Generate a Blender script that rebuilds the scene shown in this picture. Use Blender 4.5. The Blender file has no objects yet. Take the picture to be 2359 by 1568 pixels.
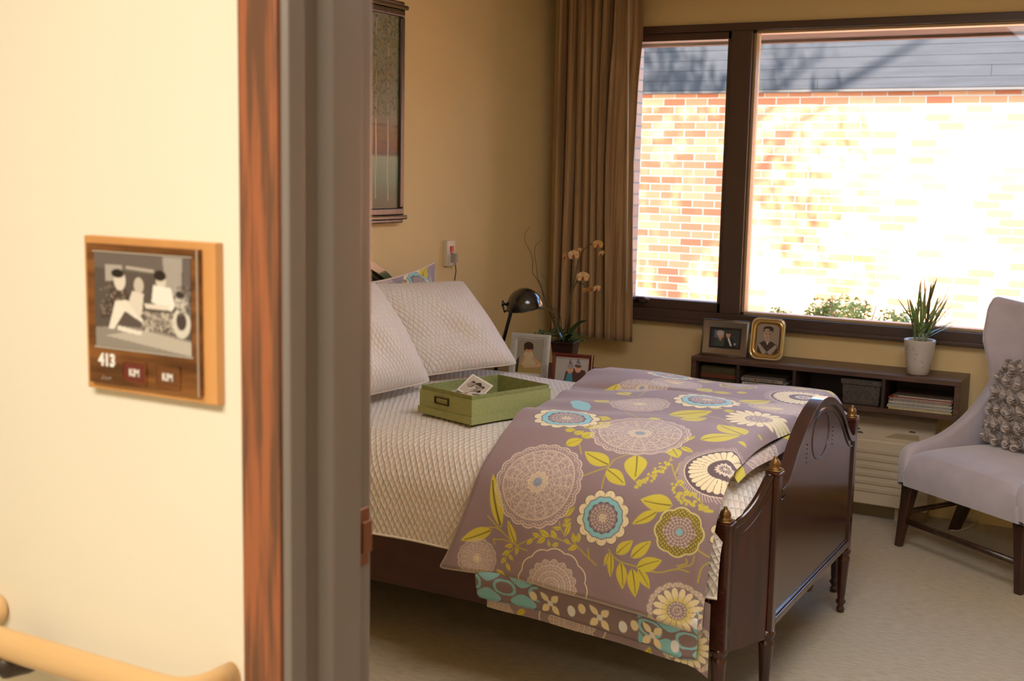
import bpy, math, random
import numpy as np
from mathutils import Vector, Matrix
PI = math.pi
D = bpy.data
SC = bpy.context.scene
COL = SC.collection
random.seed(11)

# ---------------------------------------------------------------- camera, world, sun, exposure
H_EYE = 1.55
YAW, PITCH, ROLL, FPX = 0.5019348344590042, 0.13944677871302996, 0.02081319871269615, 2795.94
_f = Vector((-math.sin(YAW)*math.cos(PITCH), math.cos(YAW)*math.cos(PITCH), -math.sin(PITCH)))
_r = Vector((math.cos(YAW), math.sin(YAW), 0)); _u = _r.cross(_f)
CR = math.cos(ROLL)*_r+math.sin(ROLL)*_u; CU = -math.sin(ROLL)*_r+math.cos(ROLL)*_u; CF = _f
cam = D.cameras.new('camera'); camo = D.objects.new('camera', cam); COL.objects.link(camo)
camo.matrix_world = Matrix(((CR.x, CU.x, -CF.x, 0), (CR.y, CU.y, -CF.y, 0), (CR.z, CU.z, -CF.z, H_EYE), (0, 0, 0, 1)))
cam.sensor_width = 36; cam.lens = 36*FPX/2359; cam.clip_start = .02; cam.clip_end = 200
cam.dof.use_dof = True; cam.dof.focus_distance = 3.9; cam.dof.aperture_fstop = 5.6
SC.camera = camo
w = D.worlds.new('sky'); SC.world = w; w.use_nodes = True
_n = w.node_tree.nodes; _bg = _n['Background']
_sky = _n.new('ShaderNodeTexSky'); _sky.sky_type = 'HOSEK_WILKIE'
_sky.sun_direction = Vector((-.25, -.72, .72)).normalized(); _sky.turbidity = 3.0; _sky.ground_albedo = .3
w.node_tree.links.new(_sky.outputs[0], _bg.inputs[0]); _bg.inputs[1].default_value = 21
sun = D.lights.new('sun', 'SUN'); sun.energy = 17; sun.angle = .02; sun.color = (1, .97, .92)
suno = D.objects.new('sun', sun); COL.objects.link(suno)
suno.rotation_euler = Vector((-.25, -.72, .72)).to_track_quat('Z', 'Y').to_euler(); suno.location = (-3, 4, 9)
def area_light(name, loc, sx, sy, energy, col, rot=(0, 0, 0)):
    l = D.lights.new(name, 'AREA'); l.shape = 'RECTANGLE'; l.size = sx; l.size_y = sy; l.energy = energy; l.color = col
    o = D.objects.new(name, l); COL.objects.link(o); o.location = loc; o.rotation_euler = rot
    return o
area_light('corridor_ceiling_lamp', (-.80, -.25, 2.45), 1.3, .6, 26, (1, .93, .84))
area_light('bedroom_fill_light', (-.5, 2.9, 2.52), 1.2, 1.2, 15, (.97, .96, 1))  # added fill light, no lamp seen here, brightens the room
SC.view_settings.view_transform = 'Standard'; SC.view_settings.look = 'None'
SC.view_settings.exposure = 1.22; SC.view_settings.gamma = 1.0; SC.view_settings.use_curve_mapping = False

def at(px, py, Y):
    """the point of the plane y = Y seen at photo pixel px, py"""
    d = CR*((px-1179.5)/FPX)-CU*((py-784)/FPX)+CF
    return Vector((0, 0, H_EYE))+d*(Y/d.y)

# ---------------------------------------------------------------- colour and materials
def lin(c):
    if isinstance(c, str):
        c = [int(c[i:i+2], 16)/255 for i in (0, 2, 4)]
    return tuple(((v+.055)/1.055)**2.4 if v > .04045 else v/12.92 for v in c)
MATS = {}
def mat(name, col='808080', rough=.6, metal=0, var=0.0, vs=30, bump=0.0, bs=120, stretch=(1, 1, 1), col2=None, lo=.35, hi=.65,
        coat=0, sheen=0, spec=.5, trans=0, emit=None, detail=4, attr=None, sub=0, weave=0):
    if name in MATS: return MATS[name]
    m = D.materials.new(name); m.use_nodes = True; n = m.node_tree.nodes; L = m.node_tree.links
    b = n['Principled BSDF']
    b.inputs['Roughness'].default_value = rough; b.inputs['Metallic'].default_value = metal
    b.inputs['Specular IOR Level'].default_value = spec
    b.inputs['Coat Weight'].default_value = coat; b.inputs['Coat Roughness'].default_value = .12
    b.inputs['Sheen Weight'].default_value = sheen; b.inputs['Transmission Weight'].default_value = trans
    if sub: b.inputs['Subsurface Weight'].default_value = sub; b.inputs['Subsurface Radius'].default_value = (.01, .01, .005)
    tc = n.new('ShaderNodeTexCoord'); mp = n.new('ShaderNodeMapping'); mp.inputs['Scale'].default_value = stretch
    L.new(tc.outputs['Object'], mp.inputs[0])
    no = n.new('ShaderNodeTexNoise'); no.inputs['Scale'].default_value = vs; no.inputs['Detail'].default_value = detail
    L.new(mp.outputs[0], no.inputs[0])
    c1 = lin(col); c2 = lin(col2) if col2 else tuple(v*(1-var) for v in c1)
    if attr:
        a = n.new('ShaderNodeAttribute'); a.attribute_name = attr; L.new(a.outputs['Color'], b.inputs['Base Color'])
    else:
        rp = n.new('ShaderNodeValToRGB'); rp.color_ramp.elements[0].position = lo; rp.color_ramp.elements[1].position = hi
        rp.color_ramp.elements[0].color = (*c2, 1); rp.color_ramp.elements[1].color = (*c1, 1)
        L.new(no.outputs[0], rp.inputs[0]); L.new(rp.outputs[0], b.inputs['Base Color'])
    if bump:
        n2 = n.new('ShaderNodeTexNoise'); n2.inputs['Scale'].default_value = bs; n2.inputs['Detail'].default_value = 3
        L.new(mp.outputs[0], n2.inputs[0])
        bp = n.new('ShaderNodeBump'); bp.inputs['Strength'].default_value = bump; bp.inputs['Distance'].default_value = .004
        L.new(n2.outputs[0], bp.inputs['Height']); L.new(bp.outputs[0], b.inputs['Normal'])
    if emit:
        b.inputs['Emission Color'].default_value = (*lin(emit[0]), 1); b.inputs['Emission Strength'].default_value = emit[1]
    MATS[name] = m
    return m
def wood(name, dark, light, axis='X', scale=6, rough=.35, coat=.3, lo=.35, hi=.65, freq=9):
    st = {'X': (1, freq, freq), 'Y': (freq, 1, freq), 'Z': (freq, freq, 1)}[axis]
    return mat(name, light, rough, col2=dark, vs=scale, stretch=st, lo=lo, hi=hi, coat=coat, bump=.05, bs=40)
def quilt_material(name, col):
    """stitched ogee quilting: soft pillows between crossing seams, in fabric metres (UV)"""
    m = D.materials.new(name); m.use_nodes = True; n = m.node_tree.nodes; L = m.node_tree.links; b = n['Principled BSDF']
    b.inputs['Roughness'].default_value = .55; b.inputs['Sheen Weight'].default_value = .25; b.inputs['Base Color'].default_value = (*lin(col), 1)
    uv = n.new('ShaderNodeUVMap'); sp = n.new('ShaderNodeSeparateXYZ')
    no = n.new('ShaderNodeTexNoise'); no.inputs['Scale'].default_value = 14; no.inputs['Detail'].default_value = 2
    mx = n.new('ShaderNodeVectorMath'); mx.operation = 'MULTIPLY_ADD'; mx.inputs[1].default_value = (.012, .012, 0)
    L.new(uv.outputs[0], no.inputs[0]); L.new(no.outputs['Color'], mx.inputs[0]); L.new(uv.outputs[0], mx.inputs[2]); L.new(mx.outputs[0], sp.inputs[0])
    def M(op, a, bb=None):
        k = n.new('ShaderNodeMath'); k.operation = op
        for i, v in enumerate((a, bb)):
            if v is None: continue
            if isinstance(v, (int, float)): k.inputs[i].default_value = v
            else: L.new(v, k.inputs[i])
        return k.outputs[0]
    u = M('MULTIPLY', sp.outputs[0], PI/.021); v = M('MULTIPLY', sp.outputs[1], PI/.036)
    s1 = M('ABSOLUTE', M('SINE', M('ADD', u, v))); s2 = M('ABSOLUTE', M('SINE', M('SUBTRACT', u, v)))
    h = M('POWER', M('MULTIPLY', s1, s2), .45)
    n3 = n.new('ShaderNodeTexNoise'); n3.inputs['Scale'].default_value = 60; L.new(uv.outputs[0], n3.inputs[0])
    hh = M('ADD', h, M('MULTIPLY', n3.outputs[0], .5))
    bp = n.new('ShaderNodeBump'); bp.inputs['Strength'].default_value = .9; bp.inputs['Distance'].default_value = .0045
    L.new(hh, bp.inputs['Height']); L.new(bp.outputs[0], b.inputs['Normal'])
    return m
def glass_material(name, refl=.06, tint=(1, 1, 1)):
    m = D.materials.new(name); m.use_nodes = True; n = m.node_tree.nodes; L = m.node_tree.links
    for k in list(n): n.remove(k)
    o = n.new('ShaderNodeOutputMaterial'); mx = n.new('ShaderNodeMixShader'); t = n.new('ShaderNodeBsdfTransparent'); g = n.new('ShaderNodeBsdfGlossy')
    lw = n.new('ShaderNodeFresnel'); lw.inputs[0].default_value = 1.3 if refl > .05 else 1.15
    g.inputs['Roughness'].default_value = .02; t.inputs[0].default_value = (*tint, 1)
    L.new(lw.outputs[0], mx.inputs[0]); L.new(t.outputs[0], mx.inputs[1]); L.new(g.outputs[0], mx.inputs[2]); L.new(mx.outputs[0], o.inputs[0])
    return m

# ---------------------------------------------------------------- mesh building
class MB:
    def __init__(s): s.v = []; s.f = []; s.M = None
    def add(s, vs, fs, M=None):
        M = M or s.M; k = len(s.v)
        s.v += [tuple(M @ Vector(p)) if M else tuple(p) for p in vs]; s.f += [tuple(i+k for i in f) for f in fs]; return s
    def box(s, a, b, M=None):
        (x0, y0, z0), (x1, y1, z1) = a, b
        return s.add([(x0, y0, z0), (x1, y0, z0), (x1, y1, z0), (x0, y1, z0), (x0, y0, z1), (x1, y0, z1), (x1, y1, z1), (x0, y1, z1)],
                     [(0, 3, 2, 1), (4, 5, 6, 7), (0, 1, 5, 4), (1, 2, 6, 5), (2, 3, 7, 6), (3, 0, 4, 7)], M)
    def tube(s, pts, r, n=10, M=None, cap=True):
        pts = [Vector(p) for p in pts]; N = len(pts); rr = r if hasattr(r, '__len__') else [r]*N
        vs = []; t0 = (pts[1]-pts[0]).normalized(); a = t0.orthogonal().normalized()
        for i, p in enumerate(pts):
            t = (pts[min(i+1, N-1)]-pts[max(i-1, 0)]).normalized(); a = (a-t*a.dot(t)).normalized(); b = t.cross(a)
            vs += [p+(a*math.cos(2*PI*k/n)+b*math.sin(2*PI*k/n))*rr[i] for k in range(n)]
        fs = [(i*n+k, i*n+(k+1) % n, (i+1)*n+(k+1) % n, (i+1)*n+k) for i in range(N-1) for k in range(n)]
        if cap: fs += [tuple(range(n-1, -1, -1)), tuple((N-1)*n+k for k in range(n))]
        return s.add(vs, fs, M)
    def lathe(s, prof, loc=(0, 0, 0), n=24, M=None, close=False, sq=None):
        """prof: (radius, z) list"""
        vs = []; N = len(prof)
        for r, z in prof:
            for k in range(n):
                t = 2*PI*k/n; q = 1 if not sq else 1/max(abs(math.cos(t)), abs(math.sin(t)))**sq
                vs.append((loc[0]+r*q*math.cos(t), loc[1]+r*q*math.sin(t), loc[2]+z))
        fs = [(i*n+k, i*n+(k+1) % n, (i+1)*n+(k+1) % n, (i+1)*n+k) for i in range(N-1) for k in range(n)]
        if prof[0][0] > 1e-6: fs.append(tuple(range(n-1, -1, -1)))
        if prof[-1][0] > 1e-6: fs.append(tuple((N-1)*n+k for k in range(n)))
        return s.add(vs, fs, M)
    def prism(s, pts, ax, a, b, M=None):
        """2D outline (counter-clockwise) extruded along axis ax from a to b; the outline runs in the other two axes"""
        def P(p, h): return {0: (h, p[0], p[1]), 1: (p[0], h, p[1]), 2: (p[0], p[1], h)}[ax]
        n = len(pts); vs = [P(p, a) for p in pts]+[P(p, b) for p in pts]
        fs = [tuple(range(n)), tuple(range(2*n-1, n-1, -1))]+[(i, i+n, (i+1) % n+n, (i+1) % n) for i in range(n)]
        return s.add(vs, fs, M)
    def strip(s, top, bot, ax, a, b, M=None):
        """solid between two polylines top/bot (2D) extruded along ax"""
        def P(p, h): return {0: (h, p[0], p[1]), 1: (p[0], h, p[1]), 2: (p[0], p[1], h)}[ax]
        n = len(top); vs = [P(p, a) for p in top]+[P(p, a) for p in bot]+[P(p, b) for p in top]+[P(p, b) for p in bot]; fs = []
        for i in range(n-1):
            fs += [(i, i+1, n+i+1, n+i), (2*n+i+1, 2*n+i, 3*n+i, 3*n+i+1), (i+1, i, 2*n+i, 2*n+i+1), (n+i, n+i+1, 3*n+i+1, 3*n+i)]
        fs += [(0, n, 3*n, 2*n), (n-1, 3*n-1, 4*n-1, 2*n-1)]
        return s.add(vs, fs, M)
    def grid(s, fn, nu, nv, M=None, wrapu=False):
        vs = [fn(i/(nu-(0 if wrapu else 1)), j/(nv-1)) for j in range(nv) for i in range(nu)]
        fs = [(j*nu+i, j*nu+(i+1) % nu, (j+1)*nu+(i+1) % nu, (j+1)*nu+i) for j in range(nv-1) for i in range(nu if wrapu else nu-1)]
        return s.add(vs, fs, M)
    def ball(s, c, r, nu=12, nv=8, M=None):
        rx, ry, rz = r if hasattr(r, '__len__') else (r, r, r)
        return s.lathe_e(c, rx, ry, rz, nu, nv, M)
    def lathe_e(s, c, rx, ry, rz, nu, nv, M):
        vs = []
        for j in range(nv+1):
            p = PI*j/nv
            for i in range(nu):
                t = 2*PI*i/nu; vs.append((c[0]+rx*math.sin(p)*math.cos(t), c[1]+ry*math.sin(p)*math.sin(t), c[2]+rz*math.cos(p)))
        fs = [(j*nu+(i+1) % nu, j*nu+i, (j+1)*nu+i, (j+1)*nu+(i+1) % nu) for j in range(nv) for i in range(nu)]
        return s.add(vs, fs, M)
def T(x, y, z): return Matrix.Translation((x, y, z))
def RZ(a): return Matrix.Rotation(a, 4, 'Z')
def RX(a): return Matrix.Rotation(a, 4, 'X')
def RY(a): return Matrix.Rotation(a, 4, 'Y')

ORG = {}
def thing(name, label, cat, loc=(0, 0, 0), group=None):
    o = D.objects.new(name, None); COL.objects.link(o); o.location = loc; o.empty_display_size = .05
    o['label'] = label; o['category'] = cat; ORG[o.name] = Vector(loc)
    if group: o['group'] = group
    return o
def obj(name, mb, m, parent=None, smooth=False, bevel=0, kind=None, label=None, cat=None, group=None, sub=0, seg=2, loc=None):
    """ONE mesh object; mb holds world coordinates"""
    if parent is not None: org = ORG[parent.name]
    else: org = Vector(loc) if loc else Vector((0, 0, 0))
    me = D.meshes.new(name); me.from_pydata([tuple(Vector(p)-org) for p in mb.v], [], mb.f); me.update()
    if smooth: me.polygons.foreach_set('use_smooth', [True]*len(me.polygons))
    for mm in (m if isinstance(m, (list, tuple)) else [m]): me.materials.append(mm)
    o = D.objects.new(name, me); COL.objects.link(o); ORG[o.name] = org
    if parent is not None: o.parent = parent
    else: o.location = org
    if bevel:
        b = o.modifiers.new('bevel', 'BEVEL'); b.width = bevel; b.segments = seg; b.limit_method = 'ANGLE'; b.angle_limit = .6
        me.polygons.foreach_set('use_smooth', [True]*len(me.polygons)); 
        wn = o.modifiers.new('wn', 'WEIGHTED_NORMAL'); wn.keep_sharp = True
    if sub: q = o.modifiers.new('sub', 'SUBSURF'); q.levels = sub; q.render_levels = sub
    if kind: o['kind'] = kind
    if label: o['label'] = label
    if cat: o['category'] = cat
    if group: o['group'] = group
    return o
def npgrid(name, X, Y, Z, m, parent=None, rgb=None, uv=None, org=None, **tags):
    """a dense cloth or picture grid from numpy arrays of the same shape"""
    nu, nv = X.shape
    if org is None: org = ORG[parent.name] if parent is not None else Vector((0, 0, 0))
    co = np.stack([X-org[0], Y-org[1], Z-org[2]], -1).reshape(-1, 3).astype(np.float32)
    idx = np.arange(nu*nv).reshape(nu, nv)
    q = np.stack([idx[:-1, :-1], idx[1:, :-1], idx[1:, 1:], idx[:-1, 1:]], -1).reshape(-1, 4)
    me = D.meshes.new(name); me.vertices.add(len(co)); me.vertices.foreach_set('co', co.ravel())
    me.loops.add(q.size); me.loops.foreach_set('vertex_index', q.ravel().astype(np.int32))
    me.polygons.add(len(q)); me.polygons.foreach_set('loop_start', (np.arange(len(q))*4).astype(np.int32))
    me.polygons.foreach_set('use_smooth', np.ones(len(q), bool)); me.update(calc_edges=True); me.validate()
    if rgb is not None:
        a = me.color_attributes.new('print', 'FLOAT_COLOR', 'POINT'); c = np.ones((nu*nv, 4), np.float32); c[:, :3] = rgb.reshape(-1, 3); a.data.foreach_set('color', c.ravel())
    if uv is not None:
        l = me.uv_layers.new(name='UVMap'); U = np.stack(uv, -1).reshape(-1, 2).astype(np.float32)[q.ravel()]; l.data.foreach_set('uv', U.ravel())
    me.materials.append(m); o = D.objects.new(name, me); COL.objects.link(o); ORG[o.name] = Vector(org)
    if parent is not None: o.parent = parent
    else: o.location = org
    for k, v in tags.items(): o[k] = v
    return o
def structure(name, mb, m, **k): return obj(name, mb, m, kind='structure', **k)
def dup(root, loc, label=None, group=None, scale=None, rot=None):
    r = root.copy(); COL.objects.link(r); r.location = loc
    if rot is not None: r.rotation_euler = rot
    if scale: r.scale = scale
    if label: r['label'] = label
    if group: r['group'] = group
    for ch in list(root.children):
        c = ch.copy(); COL.objects.link(c); c.parent = r
        for g in ch.children:
            d = g.copy(); COL.objects.link(d); d.parent = c
    return r

# ---------------------------------------------------------------- drawing printed patterns into a colour array
class Art:
    """a picture on fabric or paper: A,B are metre coordinates of every sample, C the colour"""
    def __init__(s, A, B, col):
        s.A, s.B = A, B; s.C = np.empty(A.shape+(3,)); s.C[:] = lin(col)
        s.px = max(abs(float(A.ravel()[-1]-A.ravel()[0]))/A.shape[0], abs(float(B.ravel()[-1]-B.ravel()[0]))/A.shape[1])
    def put(s, mask, col, soft=None):
        c = lin(col) if isinstance(col, str) else col
        k = np.clip(mask, 0, 1)[..., None]; s.C = s.C*(1-k)+np.array(c)*k
    def _win(s, a0, a1, b0, b1):
        m = (s.A > a0) & (s.A < a1) & (s.B > b0) & (s.B < b1)
        i, j = np.where(m)
        if len(i) == 0: return None
        return slice(i.min(), i.max()+1), slice(j.min(), j.max()+1)
    def draw(s, a0, a1, b0, b1, fn):
        """fn(A,B) -> list of (mask, colour)"""
        w = s._win(a0, a1, b0, b1)
        if w is None: return
        A, B = s.A[w], s.B[w]; C = s.C[w]
        for mask, col in fn(A, B):
            c = np.array(lin(col) if isinstance(col, str) else col); k = np.clip(mask, 0, 1)[..., None]; C = C*(1-k)+c*k
        s.C[w] = C
    def sm(s, d): return np.clip(.5-d/s.px, 0, 1)             # inside = negative distance
    def ell(s, c, r, col, rot=0):
        rx, ry = r if hasattr(r, '__len__') else (r, r); R = max(rx, ry)*1.1+s.px*2
        def fn(A, B):
            x = (A-c[0])*math.cos(rot)+(B-c[1])*math.sin(rot); y = -(A-c[0])*math.sin(rot)+(B-c[1])*math.cos(rot)
            return [(s.sm((np.hypot(x/rx, y/ry)-1)*min(rx, ry)), col)]
        s.draw(c[0]-R, c[0]+R, c[1]-R, c[1]+R, fn)
    def line(s, pts, wd, col):
        P = np.array(pts); R = wd+s.px*2
        def fn(A, B):
            d = np.full(A.shape, 9.)
            for p, q in zip(P[:-1], P[1:]):
                v = q-p; t = np.clip(((A-p[0])*v[0]+(B-p[1])*v[1])/max(v@v, 1e-9), 0, 1); d = np.minimum(d, np.hypot(A-p[0]-t*v[0], B-p[1]-t*v[1]))
            return [(s.sm(d-wd/2), col)]
        s.draw(P[:, 0].min()-R, P[:, 0].max()+R, P[:, 1].min()-R, P[:, 1].max()+R, fn)
    def poly(s, pts, col):
        P = np.array(pts)
        def fn(A, B):
            ins = np.zeros(A.shape, bool); n = len(P)
            for i in range(n):
                (x0, y0), (x1, y1) = P[i], P[(i+1) % n]
                if y0 == y1: continue
                c = ((y0 > B) != (y1 > B)) & (A < (x1-x0)*(B-y0)/(y1-y0)+x0); ins ^= c
            return [(ins.astype(float), col)]
        s.draw(P[:, 0].min()-.001, P[:, 0].max()+.001, P[:, 1].min()-.001, P[:, 1].max()+.001, fn)
    def leaf(s, a, b, r, col, vein=None):
        a = np.array(a, float); b = np.array(b, float); v = b-a; Ln = np.hypot(*v)
        if Ln < 1e-4: return
        u = v/Ln; R = Ln
        def fn(A, B):
            x = ((A-a[0])*u[0]+(B-a[1])*u[1])/Ln; y = (-(A-a[0])*u[1]+(B-a[1])*u[0])/Ln
            xx = np.clip(x, 0, 1); wd = r*(np.sin(PI*xx**.8)**.9)
            o = [(s.sm((np.abs(y)-wd)*Ln)*(x > 0)*(x < 1), col)]
            if vein: o.append((s.sm((np.abs(y+.03*np.sin(3*x))-.012-.01*(1-xx))*Ln)*(x > .03)*(x < .88)*(.9), vein))
            return o
        s.draw(min(a[0], b[0])-R*.6, max(a[0], b[0])+R*.6, min(a[1], b[1])-R*.6, max(a[1], b[1])+R*.6, fn)
    def flower(s, c, R, fn):
        def g(A, B):
            r = np.hypot(A-c[0], B-c[1])/R; th = np.arctan2(B-c[1], A-c[0]); return fn(r, th, A, B)
        s.draw(c[0]-R*1.2, c[0]+R*1.2, c[1]-R*1.2, c[1]+R*1.2, g)

# ---------------------------------------------------------------- cloth on the bed
def spline(P, n=400):
    P = np.array(P, float); Q = np.vstack([2*P[0]-P[1], P, 2*P[-1]-P[-2]]); out = []
    for i in range(1, len(Q)-2):
        t = np.linspace(0, 1, 40, endpoint=False)[:, None]
        a, b, c, d = Q[i-1], Q[i], Q[i+1], Q[i+2]
        out.append(.5*((2*b)+(c-a)*t+(2*a-5*b+4*c-d)*t*t+(3*b-a-3*c+d)*t**3))
    o = np.vstack(out+[P[-1:]]); L = np.r_[0, np.cumsum(np.linalg.norm(np.diff(o, axis=0), axis=1))]
    return o, L
def along(cur, s):
    o, L = cur
    return np.interp(s, L, o[:, 0]), np.interp(s, L, o[:, 1])
DPROF = spline([(4.535, .52), (4.525, .66), (4.47, .745), (4.3, .782), (4.05, .792), (3.8, .79), (3.5, .786), (3.3, .775), (3.16, .735), (3.075, .66), (3.035, .55), (3.012, .42), (2.995, .26)])
DLEN = DPROF[1][-1]
def duvet_pos(s, t):
    """s 0..1 across (towards the foot), t 0..1 from the far hem over the bed to the near hem -> x,y,z, fabric a,b"""
    L = t*(DLEN-np.interp(s, [0, .4, .8, 1], [.088, .1, .078, .042]))
    y, z = along(DPROF, L)
    h = np.clip((z-.34)/.42, 0, 1)*(y < 3.3)+(y >= 3.3)*1.0
    far = np.clip((y-3.15)/1.3, 0, 1)
    xl = -1.922+.142*h**.62-.215*far+.008*np.sin(9*y)
    xr = -1.045-.012*np.sin(5*z)-.01*np.sin(6*y)*h
    x = xl+(xr-xl)*s
    # puffiness and creases
    top = np.clip((y-3.05)/.25, 0, 1)
    w = .010*np.sin(7*x+3*y)*np.sin(5*y+1.3)+.006*np.sin(17*y+4*x+2)*np.sin(6*x)+.0045*np.sin(31*y-9*x)*np.clip(np.sin(3*x+y*2), 0, 1)
    z = z+w*top+.022*np.exp(-((y-4.25)/.25)**2)*np.exp(-((x+1.75)/.2)**2)-.012*np.exp(-((y-3.95-.12*(x+1.6))/.02)**2)*np.exp(-((x+1.62)/.22)**2)
    y = y-(1-top)*(.012*np.sin(8.5*x+.7)*np.clip((.75-z)/.4, 0, 1)+.006*np.sin(21*x+6*z)*np.clip((.7-z)/.4, 0, 1))
    e = np.clip((s-.955)/.045, 0, 1)                      # rolled edge at the foot
    z = z-.038*e**2*top; y = y+.02*e**2*(1-top)
    e2 = np.clip((.03-s)/.03, 0, 1)
    z = z-.028*e2**2*top; y = y+.018*e2**2*(1-top)
    e3 = np.clip((t-.99)/.01, 0, 1); y = y+.012*e3**2
    return x, y, z, (x+.05*(1-h)*(1-s)), L

MOTIFS = [('lace', -1.579, 1.695, 0.138), ('blue', -1.356, 1.764, 0.079), ('yellow', -1.135, 1.77, 0.072), ('halo', -1.477, 1.981, 0.109), ('sun', -1.119, 1.985, 0.081), ('lacesmall', -1.724, 1.95, 0.061), ('fan', -1.061, 1.544, 0.135), ('lace', -1.378, 1.397, 0.154), ('blue', -1.636, 1.373, 0.105), ('blue', -1.343, 0.91, 0.114), ('lace', -1.641, 0.762, 0.095), ('lacesmall', -1.529, 1.045, 0.101), ('sunb', -1.121, 1.051, 0.134), ('fan', -1.103, 0.608, 0.135), ('lacesmall', -1.13, 0.822, 0.096), ('lacesmall', -1.555, 0.643, 0.092), ('blue', -1.644, 0.481, 0.092), ('blue', -0.985, 1.766, 0.07), ('yellow', -1.362, 0.531, 0.072)]
LEAVES = [(-1.388, 1.607, -1.481, 1.568, 0.26, 0), (-1.326, 1.543, -1.293, 1.646, 0.3, 0), (-1.386, 1.624, -1.314, 1.664, 0.25, 0), (-1.166, 1.7, -1.259, 1.697, 0.27, 0), (-1.205, 1.724, -1.268, 1.767, 0.2, 0), (-1.298, 1.855, -1.257, 1.811, 0.27, 0), (-1.255, 1.858, -1.207, 1.805, 0.24, 0), (-1.236, 1.883, -1.171, 1.853, 0.28, 0), (-1.231, 1.887, -1.195, 1.935, 0.22, 0), (-1.248, 1.888, -1.231, 1.964, 0.22, 0), (-1.282, 1.877, -1.268, 1.949, 0.21, 0), (-1.314, 1.858, -1.307, 1.923, 0.15, 0), (-1.319, 1.856, -1.329, 1.895, 0.18, 0), (-1.665, 1.845, -1.73, 1.691, 0.12, 0), (-1.608, 1.885, -1.646, 1.821, 0.15, 0), (-1.533, 1.848, -1.56, 1.843, 0.24, 0), (-1.506, 1.843, -1.54, 1.828, 0.22, 0), (-1.483, 1.845, -1.503, 1.822, 0.24, 0), (-1.516, 1.848, -1.539, 1.868, 0.25, 0), (-1.555, 1.858, -1.571, 1.879, 0.24, 0), (-1.474, 1.815, -1.5, 1.816, 0.21, 0), (-1.471, 1.792, -1.448, 1.783, 0.2, 0), (-1.47, 1.78, -1.445, 1.747, 0.18, 0), (-1.473, 1.807, -1.445, 1.792, 0.17, 0), (-1.457, 1.831, -1.449, 1.794, 0.2, 0), (-1.425, 1.848, -1.437, 1.82, 0.22, 0), (-1.417, 1.845, -1.417, 1.813, 0.2, 0), (-1.416, 1.855, -1.443, 1.871, 0.22, 0), (-1.458, 1.842, -1.437, 1.854, 0.22, 0), (-1.473, 1.858, -1.492, 1.867, 0.3, 0), (-1.498, 1.871, -1.507, 1.852, 0.2, 0), (-1.598, 1.893, -1.603, 1.918, 0.23, 0), (-1.615, 1.891, -1.643, 1.899, 0.24, 0), (-1.624, 1.908, -1.649, 1.928, 0.19, 0), (-1.626, 1.921, -1.608, 1.935, 0.25, 0), (-1.63, 1.948, -1.614, 1.969, 0.24, 0), (-1.636, 1.932, -1.647, 1.953, 0.25, 0), (-1.631, 1.99, -1.66, 1.973, 0.25, 0), (-1.252, 1.458, -1.21, 1.518, 0.29, 0), (-1.241, 1.482, -1.258, 1.498, 0.3, 0), (-1.23, 1.44, -1.183, 1.47, 0.2, 0), (-1.233, 1.402, -1.218, 1.356, 0.19, 0), (-1.694, 1.859, -1.784, 1.904, 0.2, 0), (-1.538, 1.446, -1.508, 1.328, 0.3, 0), (-1.562, 1.312, -1.511, 1.311, 0.42, 0), (-1.589, 1.479, -1.555, 1.476, 0.42, 0), (-1.55, 1.497, -1.531, 1.469, 0.42, 0), (-1.518, 1.507, -1.498, 1.462, 0.42, 0), (-1.55, 1.552, -1.514, 1.513, 0.42, 0), (-1.735, 0.835, -1.736, 0.752, 0.42, 0), (-1.384, 1.145, -1.279, 1.037, 0.3, 0), (-1.327, 1.192, -1.269, 1.114, 0.3, 0), (-1.193, 1.379, -1.101, 1.293, 0.3, 0), (-1.094, 1.279, -1.207, 1.184, 0.3, 0), (-1.06, 1.359, -1.087, 1.357, 0.42, 0), (-1.303, 0.998, -1.259, 0.999, 0.42, 0), (-1.248, 1.017, -1.213, 1.007, 0.42, 0), (-1.266, 0.808, -1.186, 0.709, 0.3, 0), (-1.328, 0.65, -1.29, 0.642, 0.42, 0), (-1.602, 0.652, -1.541, 0.593, 0.3, 0), (-1.519, 0.524, -1.464, 0.491, 0.42, 0), (-1.46, 0.656, -1.406, 0.708, 0.42, 0), (-1.403, 0.689, -1.336, 0.675, 0.3, 0), (-1.412, 1.248, -1.38, 1.224, 0.42, 0), (-1.191, 0.86, -1.115, 0.804, 0.3, 0), (-1.114, 0.39, -1.061, 0.321, 0.3, 0), (-1.213, 0.399, -1.128, 0.386, 0.3, 0), (-1.053, 1.233, -1.067, 1.226, 0.42, 0), (-1.672, 0.872, -1.627, 0.922, 0.42, 0), (-1.686, 1.044, -1.628, 1.081, 0.42, 0), (-1.061, 1.062, -1.064, 0.988, 0.42, 0), (-1.747, 1.113, -1.655, 1.155, 0.25, 1), (-1.728, 1.125, -1.646, 1.193, 0.25, 1), (-1.747, 1.113, -1.716, 1.085, 0.25, 1)]
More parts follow.
